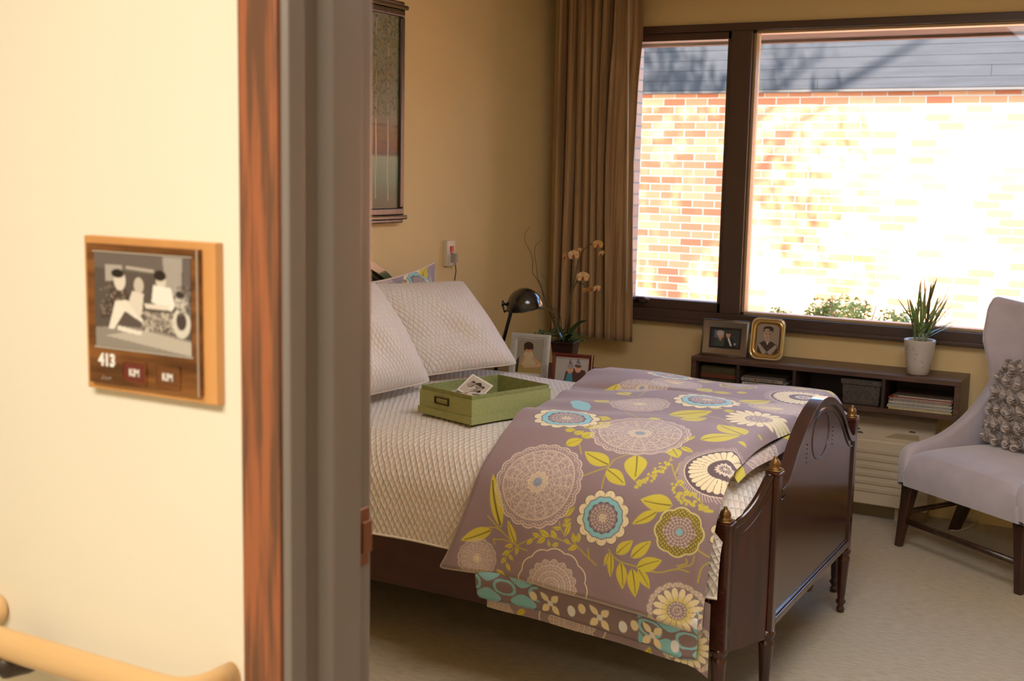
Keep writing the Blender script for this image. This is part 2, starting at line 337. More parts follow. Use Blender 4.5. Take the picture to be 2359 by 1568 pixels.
BRANCHES = [[(-1.448, 1.656), (-1.412, 1.633), (-1.384, 1.611), (-1.379, 1.582), (-1.35, 1.546), (-1.308, 1.514)], [(-1.384, 1.611), (-1.383, 1.652), (-1.379, 1.69)], [(-1.322, 1.847), (-1.307, 1.863), (-1.28, 1.875), (-1.236, 1.88)], [(-1.231, 1.885), (-1.176, 1.887), (-1.129, 1.871), (-1.097, 1.874)], [(-1.13, 1.862), (-1.105, 1.852), (-1.108, 1.839)], [(-1.127, 1.867), (-1.093, 1.853), (-1.086, 1.828)], [(-1.714, 1.819), (-1.663, 1.855), (-1.601, 1.889), (-1.566, 1.896)], [(-1.708, 1.853), (-1.679, 1.85), (-1.658, 1.859)], [(-1.597, 1.884), (-1.555, 1.858), (-1.511, 1.841), (-1.453, 1.849), (-1.416, 1.858), (-1.386, 1.877), (-1.353, 1.898)], [(-1.457, 1.834), (-1.476, 1.813), (-1.483, 1.796)], [(-1.376, 1.884), (-1.384, 1.856)], [(-1.416, 1.858), (-1.433, 1.839)], [(-1.599, 1.887), (-1.622, 1.911), (-1.635, 1.934), (-1.628, 1.953)], [(-1.601, 1.887), (-1.644, 1.88), (-1.683, 1.885)], [(-1.683, 1.885), (-1.676, 1.898)], [(-1.228, 1.527), (-1.225, 1.572), (-1.248, 1.611), (-1.267, 1.648), (-1.284, 1.662)], [(-1.214, 1.558), (-1.187, 1.604), (-1.162, 1.632), (-1.107, 1.667), (-1.067, 1.694)], [(-1.192, 1.55), (-1.187, 1.604)], [(-1.077, 1.81), (-1.05, 1.829)], [(-1.072, 1.899), (-1.065, 1.859), (-1.051, 1.844)], [(-1.225, 1.538), (-1.245, 1.457), (-1.227, 1.4)], [(-1.533, 1.512), (-1.51, 1.543), (-1.485, 1.582)], [(-1.627, 0.922), (-1.585, 0.932), (-1.593, 0.829)], [(-1.412, 1.248), (-1.451, 1.252), (-1.532, 1.157)], [(-1.126, 1.216), (-1.218, 1.114), (-1.291, 1.085)]]
DOTS = [(-1.227, 1.559), (-1.223, 1.564), (-1.227, 1.54), (-1.23, 1.578), (-1.235, 1.554), (-1.216, 1.562), (-1.221, 1.566), (-1.231, 1.557), (-1.222, 1.585), (-1.226, 1.582), (-1.235, 1.559), (-1.226, 1.58), (-1.246, 1.564), (-1.228, 1.578), (-1.228, 1.595), (-1.226, 1.597), (-1.239, 1.599), (-1.237, 1.603), (-1.237, 1.584), (-1.25, 1.594), (-1.233, 1.597), (-1.241, 1.596), (-1.244, 1.603), (-1.244, 1.609), (-1.239, 1.618), (-1.239, 1.62), (-1.237, 1.624), (-1.248, 1.605), (-1.239, 1.626), (-1.242, 1.618), (-1.25, 1.611), (-1.246, 1.622), (-1.263, 1.614), (-1.243, 1.635), (-1.261, 1.636), (-1.263, 1.621), (-1.265, 1.64), (-1.263, 1.631), (-1.267, 1.633), (-1.267, 1.64), (-1.263, 1.648), (-1.271, 1.652), (-1.276, 1.641), (-1.276, 1.643), (-1.28, 1.649), (-1.278, 1.647), (-1.282, 1.66), (-1.28, 1.662), (-1.278, 1.656), (-1.284, 1.66), (-1.282, 1.662), (-1.284, 1.664), (-1.174, 1.643), (-1.177, 1.644), (-1.183, 1.639), (-1.164, 1.638), (-1.172, 1.628), (-1.168, 1.638), (-1.168, 1.635), (-1.16, 1.622), (-1.155, 1.627), (-1.153, 1.623), (-1.163, 1.671), (-1.179, 1.657), (-1.158, 1.676), (-1.167, 1.664), (-1.157, 1.659), (-1.159, 1.661), (-1.156, 1.668), (-1.155, 1.664), (-1.144, 1.651), (-1.141, 1.669), (-1.148, 1.659), (-1.133, 1.655), (-1.142, 1.662), (-1.131, 1.651), (-1.135, 1.659), (-1.12, 1.658), (-1.118, 1.652), (-1.124, 1.666), (-1.11, 1.66), (-1.123, 1.653), (-1.114, 1.652), (-1.101, 1.668), (-1.152, 1.681), (-1.139, 1.686), (-1.137, 1.682), (-1.145, 1.685), (-1.132, 1.681), (-1.134, 1.683), (-1.13, 1.684), (-1.12, 1.679), (-1.127, 1.693), (-1.112, 1.692), (-1.115, 1.693), (-1.107, 1.682), (-1.104, 1.689), (-1.104, 1.687), (-1.106, 1.682), (-1.105, 1.68), (-1.093, 1.691), (-1.089, 1.688), (-1.084, 1.695), (-1.082, 1.7), (-1.08, 1.694), (-1.089, 1.699), (-1.085, 1.691), (-1.078, 1.694), (-1.076, 1.699), (-1.074, 1.693), (-1.074, 1.697), (-1.071, 1.698), (-1.07, 1.689), (-1.065, 1.699), (-1.067, 1.697), (-1.058, 1.698)]

# ---------------------------------------------------------------- the duvet's printed pattern
PLUM, LEAF, CREAM, BLUE, LACE, DARK = '968082', 'd6c640', 'f2e2b6', '8fcbd2', 'e0cdb9', '6a5658'
def lace_fn(art, R, n=20, hub=BLUE, border=True):
    w = art.px/R
    ln = lambda d, t: np.clip((t+w*.4-np.abs(d))/(w*.8), 0, 1)
    def fn(r, th, A, B):
        o = []
        edge = .93+.05*np.abs(np.cos(n*th/2)); ins = np.clip((edge-r)/w, 0, 1)
        o.append((ins*.12, LACE))
        if border:
            o.append((ln(r-edge, .014), LACE)); o.append((ln(r-edge+.06, .008), LACE)); o.append((ln(r-.8, .013), LACE))
            o.append((ln(np.sin(n*2*th+26*r), .28)*np.clip((r-.8)*40, 0, 1)*ins*.75, LACE))
        core = np.clip((.79-r)/w, 0, 1); o.append((core*.12, LACE))
        q = np.sin(9*th+0*r)*np.sin(26*r+1.2*np.sin(9*th)); o.append((ln(q, .22)*core*.5, LACE))
        q2 = np.sin(A/R*38+2.4*np.sin(B/R*15))*np.sin(B/R*38+2.4*np.sin(A/R*15)); o.append((ln(q2, .2)*core*.5, LACE)); q3 = np.sin(A/R*11)**2+np.sin(B/R*11)**2; o.append((ln(q3-.55, .12)*core*.4, LACE))
        o.append((ln(r-.5-.03*np.cos(12*th), .012)*.7, LACE)); o.append((np.clip((.22+.02*np.cos(10*th)-r)/w, 0, 1)*.4, CREAM)); o.append((ln(r-.22-.02*np.cos(10*th), .008)*.8, CREAM)); o.append((ln(r-.64-.02*np.cos(16*th), .008)*.55, LACE)); o.append((ln(r-.36-.03*np.cos(8*th), .009)*.55, LACE))
        o.append((np.clip((.105+.015*np.cos(8*th)-r)/w, 0, 1)*.8, '7f98b4' if hub == BLUE else hub)); o.append((ln(np.cos(4*th), .25)*np.clip((.11-r)/w, 0, 1)*.6, DARK))
        return o
    return fn
def blue_fn(art, R, n=13):
    w = art.px/R
    def fn(r, th, A, B):
        pet = .83+.17*np.abs(np.cos(n*th/2))**.6; o = [(np.clip((pet+.03-r)/w, 0, 1), DARK), (np.clip((pet-r)/w, 0, 1), CREAM)]
        o.append((np.clip((.1-np.abs(np.sin(n*th/2+PI/2)))/.1, 0, 1)*(r > .7)*(r < pet)*.9, DARK)); o.append(((np.abs(np.sin(n*1.5*th)) < .09)*(r > .75)*(r < .93)*.5, DARK))
        b = .74+.02*np.cos(n*th); o.append((np.clip((b+.03-r)/w, 0, 1), DARK)); o.append((np.clip((b-r)/w, 0, 1), BLUE))
        o.append((np.clip((.57+.02*np.cos(n*th)-r)/w, 0, 1), DARK)); o.append((np.clip((.53-r)/w, 0, 1), PLUM))
        o.append((np.clip((.35-np.abs(np.sin(9*th)*np.sin(30*r)))/.3, 0, 1)*(r < .5)*.8, LACE)); o.append(((r < .16)*(.5+.5*np.cos(8*th)), CREAM))
        return o
    return fn
def yellow_fn(art, R):
    w = art.px/R
    def fn(r, th, A, B):
        e = .9+.09*np.abs(np.cos(4*th)); o = [(np.clip((e-r)/w, 0, 1), 'e4da8a'), (np.clip((e-.06-r)/w, 0, 1), '8d7c42')]
        o.append(((np.sin(A/R*38)*np.sin(B/R*38) > .45)*(r < e-.09)*1., 'd6c640'))
        i = .6+.05*np.cos(6*th); o.append((np.clip((i-r)/w, 0, 1), PLUM)); o.append((np.clip((.4-np.abs(np.sin(10*th)*np.sin(26*r)))/.3, 0, 1)*(r < i)*.9, LACE))
        o.append(((r < .13), BLUE)); return o
    return fn
def sun_fn(art, R, n=16, lace=True, yc=True):
    w = art.px/R
    def fn(r, th, A, B):
        o = []
        if lace:
            e = .93+.06*np.abs(np.cos(n*th/2)); o += [(np.clip((e-r)/w, 0, 1)*.6*(r > .8), LACE), (np.clip((.025-np.abs(np.sin(n*2*th)*.06-(r-.88)))/.02, 0, 1)*(r > .8)*(r < e), CREAM)]
        k = np.abs(np.sin(n*th/2)); tip = .35+.43*k**.35; o += [((r < tip)*(k > .13)*1., CREAM), ((r < tip)*(k > .13)*np.clip(1-(r-.3)*4, 0, 1)*(.9 if yc else 0), LEAF)]
        o += [((r < .32), PLUM), ((np.abs(np.sin(8*th)*np.sin(24*r)) < .3)*(r < .31)*.8, LACE)]
        return o
    return fn
def fan_fn(art, R, n=22):
    def fn(r, th, A, B):
        e = .95+.05*np.abs(np.cos(n*th/2)); o = [(np.clip(.7-np.abs(np.sin(n*2*th+30*r)), 0, 1)*(r < e)*(r > .82)*1.3, LACE), ((np.abs(r-.83) < .015)*1., LACE)]
        k = np.abs(np.sin(n*.7*th)); o += [((r < .82)*1., DARK), ((r < .7+.06*k)*(r > .36)*(k > .14)*1., CREAM), ((r < .36), DARK), ((r < .22)*(np.abs(np.sin(7*th)*np.sin(20*r)) < .5), LACE)]
        return o
    return fn
def halo_fn(art, R):
    w = art.px/R
    def fn(r, th, A, B):
        e = .93+.06*np.abs(np.cos(6*th)); o = [(np.clip((.02-np.abs(r-e))/.012, 0, 1), CREAM)]
        i = .62+.08*np.abs(np.cos(8*th)); o.append((np.clip((i-r)/w, 0, 1)*.35, LACE)); o.append((np.clip((.02-np.abs(r-i))/.015, 0, 1), LACE))
        for q in (.52, .36, .2): o.append((np.clip((.018-np.abs(r-q-.035*np.abs(np.cos(8*th+q*9))))/.012, 0, 1), LACE))
        o.append(((np.abs(np.sin(16*th)*np.sin(40*r)) < .25)*(r < i)*.55, LACE)); return o
    return fn
def paint_print(A, B, extra=0, base=PLUM):
    art = Art(A, B, base)
    for br in BRANCHES:
        art.line([tuple(q) for q in spline(br)[0][::8]]+[br[-1]], .0036, 'c2b13e')
    for a0, b0, a1, b1, r, c in LEAVES:
        art.leaf((a0, b0), (a1, b1), min(max(r*1.0, .12), .4), BLUE if c else LEAF, None if c else '6d5a2c')
    for kind, a, b, r in MOTIFS:
        f = {'lace': lambda: lace_fn(art, r), 'lacesmall': lambda: lace_fn(art, r, 14, CREAM, True), 'blue': lambda: blue_fn(art, r), 'yellow': lambda: yellow_fn(art, r),
             'halo': lambda: halo_fn(art, r), 'sun': lambda: sun_fn(art, r), 'sunb': lambda: sun_fn(art, r, 18, False, False), 'fan': lambda: fan_fn(art, r)}[kind]()
        art.flower((a, b), r, f)
    for a, b in DOTS: art.ell((a+.004*math.sin(a*900), b+.004*math.cos(b*700)), .0043, 'd0c044')
    return art
def paint_damask(A, B):
    """the reverse: blue interlace at the ends, cream flowers between"""
    art = Art(A, B, '8d7877'); u, v = A/.115, B/.075
    q = np.sin(PI*u)*np.sin(PI*v); k = np.cos(2*PI*u)+np.cos(2*PI*v)
    art.put(((np.abs(q) < .42) & (np.abs(k) > .35))*1., BLUE); art.put((np.abs(np.abs(q)-.62) < .1)*1., BLUE)
    mid = np.exp(-((A+1.40)/.15)**4)
    art.put((mid > .3)*1., '8d7877')
    for i, ca in enumerate((-1.52, -1.36, -1.2)):
        for jb, cb in enumerate((0.02, .1)):
            if jb: ca2 = ca+.06
            else: ca2 = ca
            for k in range(4):
                t = PI/4+k*PI/2; art.leaf((ca2+.008*math.cos(t), cb+.008*math.sin(t)), (ca2+.042*math.cos(t), cb+.042*math.sin(t)), .3, CREAM)
            art.ell((ca2, cb), .009, 'e6e4dc'); art.ell((ca2+.07, cb-.005), (.013, .016), 'eef0ee'); art.ell((ca2-.055, cb+.01), (.012, .015), CREAM)
    return art

quilt_mat = quilt_material('quilted_ivory_cotton', 'e8dccd')
print_mat = mat('printed_cotton', rough=.75, attr='print', sheen=.3, bump=.12, bs=160)
CPROF = spline([(4.52, .36), (4.515, .58), (4.48, .67), (4.36, .712), (4.1, .726), (3.8, .73), (3.5, .728), (3.3, .72), (3.17, .685), (3.10, .60), (3.08, .50), (3.073, .395)])
CLEN = CPROF[1][-1]
def coverlet():
    root = thing('quilt', 'ivory quilted coverlet with puckered diamond stitching covering the bed', 'quilt', (-1.95, 3.8, .39))
    S, Tt = np.meshgrid(np.linspace(0, 1, 260), np.linspace(0, 1, 300), indexing='ij')
    y, z = along(CPROF, Tt*CLEN); side = np.clip((y-3.06)/.1, 0, 1)
    xe = -1.036+np.clip((y-3.115)/.2, 0, 1)*.046; xe = xe-.13*np.clip((y-4.40)/.06, 0, 1); x = -2.81+(xe+2.81)*S
    drop = np.clip((x+1.17)/.16, 0, 1)**2; top = np.clip((z-.45)/.2, 0, 1)
    z = z-.085*drop*top-.03*drop*np.clip(1-(y-3.07)/.25, 0, 1)*top
    z = z+.006*np.sin(9*x+4*y)*np.sin(6*y)*top; y = y-(1-side)*(.006*np.sin(7*x)+.004*np.sin(17*x+2))
    y = y+(1-side)*.02*drop
    npgrid('coverlet_cloth', x, y, z, quilt_mat, root, uv=(x, Tt*CLEN))
    e = MB(); hem = [(x[i, -1], y[i, -1], z[i, -1]) for i in range(0, 260, 6)]+[(x[-1, -1], y[-1, -1], z[-1, -1])]
    e.tube(hem, .004, 6); obj('hem_binding', e, mat('ivory_binding', 'e2d3c0', .7), root, True)
coverlet()
def duvet():
    root = thing('duvet', 'plum floral duvet with lime leaves and lace medallions folded over the foot of the bed', 'duvet', (-1.45, 3.8, .26))
    S, Tt = np.meshgrid(np.linspace(0, 1, 470), np.linspace(0, 1, 1050), indexing='ij')
    x, y, z, a, b = duvet_pos(S, Tt); art = paint_print(a, b)
    art.put((S < .006)*.6+(Tt > .996)*.6, 'cfc0ae')
    npgrid('top_layer', x, y, z, print_mat, root, rgb=art.C)
    # the layer folded underneath, seen along the foot edge
    S, Tt = np.meshgrid(np.linspace(0, 1, 120), np.linspace(0, 1, 700), indexing='ij')
    L = Tt*(DLEN-.60); y, z = along(DPROF, L); x = -1.13+.085*S+.030*S*np.clip((y-3.2)/.3, 0, 1)+.005*np.sin(14*y)*S; e = np.clip((S-.7)/.3, 0, 1)
    z = z-.05-.024*e**2+.004*np.sin(13*y+3); y = y+.02*(y < 3.15)
    art = paint_print(x-.25, L+.13); npgrid('folded_under_layer', x, y, z, print_mat, root, rgb=art.C)
    # reverse side rolled out below the hem
    S, Tt = np.meshgrid(np.linspace(0, 1, 420), np.linspace(0, 1, 90), indexing='ij')
    x = -1.765+.70*S; dz = np.interp(x, [-1.77, -1.4, -1.1, -1.0], [0, -.012, -.052, -.075])
    z = .45-.18*Tt+dz; z = z+.02*Tt*np.clip((S-.93)/.07, 0, 1)
    y = 3.034-.008*np.sin(PI*Tt)+.006*np.sin(19*x)*Tt+.005*np.sin(Tt*9+4*x)+.016*np.clip((Tt-.9)/.1, 0, 1)**2
    art = paint_damask(x, .17*(1-Tt)-.02); npgrid('reverse_side_fold', x, y, z, mat('printed_reverse', rough=.75, attr='print', bump=.1, bs=160), root, rgb=art.C, label='blue and cream patterned reverse side')
    S, Tt = np.meshgrid(np.linspace(0, 1, 420), np.linspace(0, 1, 90), indexing='ij')
    x = -1.74+.70*S; dz = np.interp(x, [-1.77, -1.4, -1.1, -1.0], [0, -.018, -.042, -.07])
    z = .45-.202*Tt+dz; y = 3.050+.003*np.sin(23*x)*Tt; z = z-.012*np.clip((S-.95)/.05, 0, 1)*Tt
    art = paint_print(x-.02, 2.02-(.45-z)+.16); npgrid('bottom_hem_layer', x, y, z, print_mat, root, rgb=art.C)
duvet()

# ---------------------------------------------------------------- the room shell
XL, YW, YC, YR, XR, ZC = -2.93, 5.74, 1.2, 1.375, 1.35, 2.55
paint = mat('cream_wall_paint', 'e6cd93', .75, var=.03, vs=3, bump=.06, bs=260)
hallp = mat('corridor_wall_paint', 'f0e6cc', .75, var=.02, vs=3, bump=.05, bs=260)
ceilp = mat('ceiling_paint', 'e0d6c4', .8, var=.03, vs=5, bump=.1, bs=200)
def carpet_mat():
    m = mat('loop_carpet', 'bcb096', .95, col2='a3967a', vs=70, stretch=(.35, 1.6, 1), bump=.9, bs=160, sheen=.2, lo=.3, hi=.7); return m
structure('floor', MB().box((XL-.1, YR-.09, -.06), (XR+.1, YW+.1, 0)), carpet_mat())
structure('ceiling', MB().box((XL-.1, YR-.1, ZC), (XR+.1, YW+.1, ZC+.08)), ceilp)
structure('wall_left', MB().box((XL-.12, YR-.1, -.06), (XL, YW+.2, ZC)), paint)
structure('wall_right', MB().box((XR, YC, -.06), (XR+.12, YW+.2, ZC)), paint)
# window wall with its opening
WX0, WX1, WZ0, WZ1 = -2.62, .95, .84, 2.262
b = MB(); b.box((XL-.12, YW, -.06), (WX0, YW+.2, ZC)); b.box((WX1, YW, -.06), (XR+.12, YW+.2, ZC)); b.box((WX0, YW, -.06), (WX1, YW+.2, WZ0)); b.box((WX0, YW, WZ1), (WX1, YW+.2, ZC+.08))
structure('wall_window', b, paint)
# wall between corridor and room
JX, DX1, DZ = -.989, .12, 2.13
def entry(x0, x1, z0, z1, name):
    b = MB(); b.box((x0, YC+.012, z0), (x1, YR, z1)); return structure(name, b, paint)
b = MB(); b.box((XL-.12, YC+.02, -.06), (JX-.02, YR, ZC)); b.box((DX1+.02, YC+.02, -.06), (XR+.12, YR, ZC)); b.box((JX-.02, YC+.02, DZ+.02), (DX1+.02, YR, ZC))
structure('wall_entry', b, paint)
b = MB(); b.box((-4.2, YC, -.06), (JX-.063, YC+.02, ZC)); b.box((DX1+.063, YC, -.06), (3, YC+.02, ZC)); b.box((JX-.063, YC, DZ+.063), (DX1+.063, YC+.02, ZC))
structure('wall_corridor', b, hallp)
b = MB(); b.box((-4.2, -1.5, -.06), (-4.1, YC, ZC)); structure('wall_corridor_end', b, hallp)
b = MB(); b.box((2.9, -1.5, -.06), (3, YC, ZC)); structure('wall_corridor_far', b, hallp)
b = MB(); b.box((-4.2, -1.6, -.06), (3, -1.5, ZC)); structure('wall_corridor_back', b, hallp)
structure('ceiling_corridor', MB().box((-4.2, -1.6, ZC), (3, YC+.1, ZC+.08)), ceilp)
structure('floor_corridor', MB().box((-4.2, -1.6, -.06), (3, YR-.09, 0)), mat('corridor_carpet', 'b8ae9c', .95, var=.15, vs=60, bump=.5))
# dark wood casing and grey metal door frame
casing = wood('striped_rosewood', '6e4a34', 'a5623e', 'Z', 3.2, .4, .2, .43, .57, 20)
b = MB()
for x0, x1 in ((JX-.063, JX), (DX1, DX1+.063)): b.box((x0, YC-.012, 0), (x1, YC+.02, DZ))
b.box((JX-.063, YC-.012, DZ), (DX1+.063, YC+.02, DZ+.063))
structure('trim_1', b, casing, bevel=.003)
frame_m = mat('grey_brown_enamel', '82766c', .35, var=.03, vs=8, spec=.6)
prof = [(JX-.001, YC-.004), (JX+.004, YC-.008), (JX+.013, YC-.004), (JX+.015, YC+.012), (JX+.015, YC+.024), (JX+.004, YC+.034), (JX+.003, YC+.064), (JX+.010, YC+.070), (JX+.019, YC+.078), (JX+.021, YC+.088), (JX+.021, YC+.138), (JX+.006, YC+.140), (JX+.006, YC+.176), (JX+.004, YC+.184), (JX-.03, YC+.184), (JX-.03, YC+.0), (JX-.001, YC+.0)]
b = MB(); b.prism(prof[::-1], 2, 0, DZ-.002)
b.prism([(2*(.5*(JX+DX1))-x, y) for x, y in prof], 2, 0, DZ-.002)
b.box((JX+.004, YC, DZ-.02), (DX1-.004, YC+.184, DZ))
door = structure('door_1', b, frame_m, bevel=.0025, seg=3)
b = MB(); X = JX+.006
b.box((X, YC+.150, .988), (X+.002, YC+.176, 1.072)); b.box((X, YC+.158, 1.006), (X+.0045, YC+.180, 1.052))
obj('strike_plate', b, mat('copper_bronze', '8e5a3e', .35, metal=.6), door, bevel=.0015, label='bronze strike plate')

# ---------------------------------------------------------------- window
wf = mat('dark_bronze_window_frame', '4d3a2e', .38, var=.08, vs=10, spec=.6)
win = D.objects.new('window_1', None); COL.objects.link(win); win['kind'] = 'structure'; ORG['window_1'] = Vector((0, 0, 0))
y0, y1 = YW-.018, YW+.10
b = MB(); b.box((WX0, y0, WZ0-.018), (WX1, y1, WZ0+.03)); b.box((WX0, y0, WZ1-.03), (WX1, y1, WZ1+.006)); b.box((WX0, y0, WZ0+.03), (WX0+.045, y1, WZ1-.03)); b.box((WX1-.045, y0, WZ0+.03), (WX1, y1, WZ1-.03))
b.box((-1.975, y0, WZ0+.03), (-1.872, y1, WZ1-.03))
obj('window_frame', b, wf, win, bevel=.003)
b = MB()                                                         # opening sash of the left light
b.box((WX0+.045, y0+.02, WZ0+.03), (-1.975, y1-.02, WZ0+.078)); b.box((WX0+.045, y0+.02, WZ1-.066), (-1.975, y1-.02, WZ1-.03)); b.box((WX0+.045, y0+.02, WZ0+.03), (WX0+.09, y1-.02, WZ1-.03)); b.box((-1.998, y0+.02, WZ0+.03), (-1.975, y1-.02, WZ1-.03))
obj('sash', b, wf, win, bevel=.003)
b = MB(); b.box((-1.872, y0+.03, WZ0+.03), (-1.858, y1-.02, WZ1-.03)); b.box((-1.872, y0+.03, WZ0+.03), (WX1-.045, y1-.02, WZ0+.044)); b.box((-1.872, y0+.03, WZ1-.044), (WX1-.045, y1-.02, WZ1-.03))
obj('glazing_bead', b, mat('tan_glazing_bead', 'b49a72', .4), win, bevel=.002)
b = MB(); b.box((WX0-.01, YW-.045, WZ0-.034), (WX1+.01, YW+.0, WZ0-.012)); obj('stool', b, wf, win, bevel=.004)
gl = glass_material('window_glass')
obj('pane', MB().box((WX0+.085, YW+.05, WZ0+.07), (-1.995, YW+.056, WZ1-.06)), gl, win)
obj('pane', MB().box((-1.862, YW+.05, WZ0+.04), (WX1-.05, YW+.056, WZ1-.04)), gl, win)
b = MB(); z = .905; b.box((-2.445, YW-.03, z-.012), (-2.37, YW+.01, z+.006)); b.tube([(-2.41, YW-.03, z), (-2.40, YW-.06, z+.015), (-2.36, YW-.065, z+.018), (-2.335, YW-.062, z+.006)], [.008, .008, .006, .008], 10)
obj('crank_handle', b, mat('bronze_hardware', '54453b', .3, metal=.6), win, True, label='bronze crank handle')

# ---------------------------------------------------------------- outside
def brick_mat(name, c1, c2, mortar, rot=None, side=False):
    m = D.materials.new(name); m.use_nodes = True; n = m.node_tree.nodes; L = m.node_tree.links; bs = n['Principled BSDF']; bs.inputs['Roughness'].default_value = .9
    tc = n.new('ShaderNodeTexCoord'); mp = n.new('ShaderNodeMapping'); mp.inputs['Rotation'].default_value = rot or (PI/2, 0, 0)
    br = n.new('ShaderNodeTexBrick'); br.inputs['Scale'].default_value = 1; br.inputs['Brick Width'].default_value = .2032; br.inputs['Row Height'].default_value = .0677; br.inputs['Mortar Size'].default_value = .0055
    br.inputs['Mortar Smooth'].default_value = .2; br.inputs['Bias'].default_value = -.1
    br.inputs['Color1'].default_value = (*lin(c1), 1); br.inputs['Color2'].default_value = (*lin(c2), 1); br.inputs['Mortar'].default_value = (*lin(mortar), 1)
    L.new(tc.outputs['Object'], mp.inputs[0]); L.new(mp.outputs[0], br.inputs[0]); L.new(br.outputs[0], bs.inputs['Base Color'])
    if side:
        s_ = n.new('ShaderNodeSeparateXYZ'); c_ = n.new('ShaderNodeCombineXYZ'); L.new(tc.outputs['Object'], s_.inputs[0]); L.new(s_.outputs[1], c_.inputs[0]); L.new(s_.outputs[2], c_.inputs[1]); L.new(c_.outputs[0], br.inputs[0])
    bp = n.new('ShaderNodeBump'); bp.inputs['Strength'].default_value = .6; bp.inputs['Distance'].default_value = .006; bp.invert = True; L.new(br.outputs['Fac'], bp.inputs['Height']); L.new(bp.outputs[0], bs.inputs['Normal'])
    return m
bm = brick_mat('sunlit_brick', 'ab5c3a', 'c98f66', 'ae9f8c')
bld = thing('neighbouring_building', 'brick building across the courtyard with grey board siding above', 'building', (-3, 10.2, -.1))
obj('brick_wall', MB().box((-11, 10.2, -.1), (4.5, 10.5, 2.40)), bm, bld)
def siding():
    b = MB(); z = 2.262; rng = random.Random(4)
    while z < 2.76:
        x = -11.0
        while x < 4.5:
            x1 = min(x+rng.uniform(3.5, 5.5), 4.5); b.box((x, 10.118+rng.uniform(0, .002), z), (x1-.002, 10.2, z+.0815)); x = x1
        z += .0835
    return b
sm_ = mat('weathered_grey_boards', '242226', .8, col2='1b191c', vs=2.5, stretch=(1, 1, 14), bump=.3, bs=30)
obj('siding', siding(), sm_, bld, bevel=.001)
obj('drip_edge', MB().box((-11, 10.105, 2.238), (4.5, 10.2, 2.258)), mat('dark_drip_edge', '3c342f', .7), bld)
structure('ground', MB().box((-12, YW+.2, -.16), (5, 14, -.1)), mat('courtyard_gravel', 'd2cbbd', .95, var=.35, vs=12, bump=.5, bs=60))
eave = MB(); eave.box((-6, YW+.2, 2.285), (3, 6.72, 2.32)); eave.box((-6, 6.66, 2.27), (3, 6.72, 2.50))
structure('trim_2', eave, wood('weathered_brown_soffit', '573a29', '7a5642', 'X', 4, .8, 0, .3, .7, 14))
structure('roof', MB().box((-6, YR, ZC+.09), (3, 6.72, ZC+.2)), mat('roofing', '6a6560', .9, var=.2, vs=10))
structure('wall_outer_pier', MB().box((-3.9, 6.5, -.1), (at(1484, 120, 6.9).x, 6.9, 2.285)), brick_mat('shaded_brick', '9a7460', 'ab8a74', '77706a', side=True))  # shade on the pier is put into its brick colours
def leaf_cloud(b, c, r, n, size, rng, shell=.55):
    for _ in range(n):
        while True:
            p = Vector((rng.uniform(-1, 1), rng.uniform(-1, 1), rng.uniform(-1, 1)))
            if shell < p.length < 1: break
        p = Vector((c[0]+p.x*r[0], c[1]+p.y*r[1], c[2]+p.z*r[2])); s = size*rng.uniform(.6, 1.3)
        a = Vector((rng.gauss(0, 1), rng.gauss(0, 1), rng.gauss(0, .6))).normalized(); q = a.orthogonal().normalized(); k = a.cross(q)*.45
        b.add([p-a*s, p-k*s, p+a*s, p+k*s], [(0, 1, 2, 3)])
leafm = mat('shrub_leaf', 'a8b06a', .6, col2='8a9550', vs=8, spec=.4); twigm = mat('twig_bark', '8a6a52', .9, var=.2, vs=20)
shr = [(-2.16, 7.5, .13, .74, 'low end shrub outside the window next to the mullion'), (-1.95, 7.62, .14, .80, 'leggy shrub outside, second from the mullion'), (-1.74, 7.45, .19, .85, 'tallest shrub in the row behind the glass'), (-1.47, 7.6, .15, .78, 'shrub in the row outside, left of the spiky plant'), (-1.24, 7.45, .14, .70, 'lowest shrub outside, showing behind the potted spiky plant')]
for i, (x, y, r, zt, lab) in enumerate(shr):
    rng = random.Random(40+i); t = thing('shrub', lab, 'shrub', (x, y, -.1), 'shrubs outside the window')
    b = MB()
    for k in range(9):
        a = rng.uniform(0, 2*PI); e = Vector((x+math.cos(a)*r*.8, y+math.sin(a)*r*.8, zt-rng.uniform(.02, .25))); m_ = Vector((x+math.cos(a)*r*.3, y+math.sin(a)*r*.3, .35))
        b.tube([(x, y, -.1), m_, e], [.012, .008, .003], 5)
    obj('stem', b, twigm, t)
    b = MB()
    for k in range(9): leaf_cloud(b, (x+rng.uniform(-.6, .6)*r, y+rng.uniform(-.5, .5)*r, zt-.12-rng.uniform(0, .35)*(k > 2)), (r*.5, r*.5, .11), 150, .018, rng, .2)
    obj('foliage', b, leafm, t)
# a courtyard tree whose shade dapples the neighbouring wall
tr = thing('courtyard_tree', 'leafy courtyard tree that dapples the brick wall across the courtyard with shade', 'tree', (-4.9, 7.9, -.1))
b = MB(); b.tube([(-4.9, 7.9, -.1), (-4.85, 7.9, 2.0), (-4.7, 7.9, 3.3), (-4.3, 7.9, 4.6)], [.10, .085, .07, .03], 10)
for e in ((-6.2, 7.6, 4.6), (-3.3, 8.1, 4.3), (-5.4, 8.4, 4.9), (-3.6, 7.5, 5.2), (-2.6, 7.9, 4.9)): b.tube([(-4.78, 7.9, 2.9), ((e[0]-4.8)/2, (e[1]+7.9)/2, (e[2]+3.3)/2+.2), e], [.05, .035, .012], 7)
obj('trunk', b, twigm, tr, True)
b = MB(); rng = random.Random(9)
for k in range(46):
    c = (rng.uniform(-6.9, -2.9), rng.uniform(7.1, 8.6), rng.uniform(3.5, 5.7)); dens = 1.0 if c[0] < -4.4 else .45
    leaf_cloud(b, c, (.42, .42, .3), int(150*dens), .065, rng, .1)
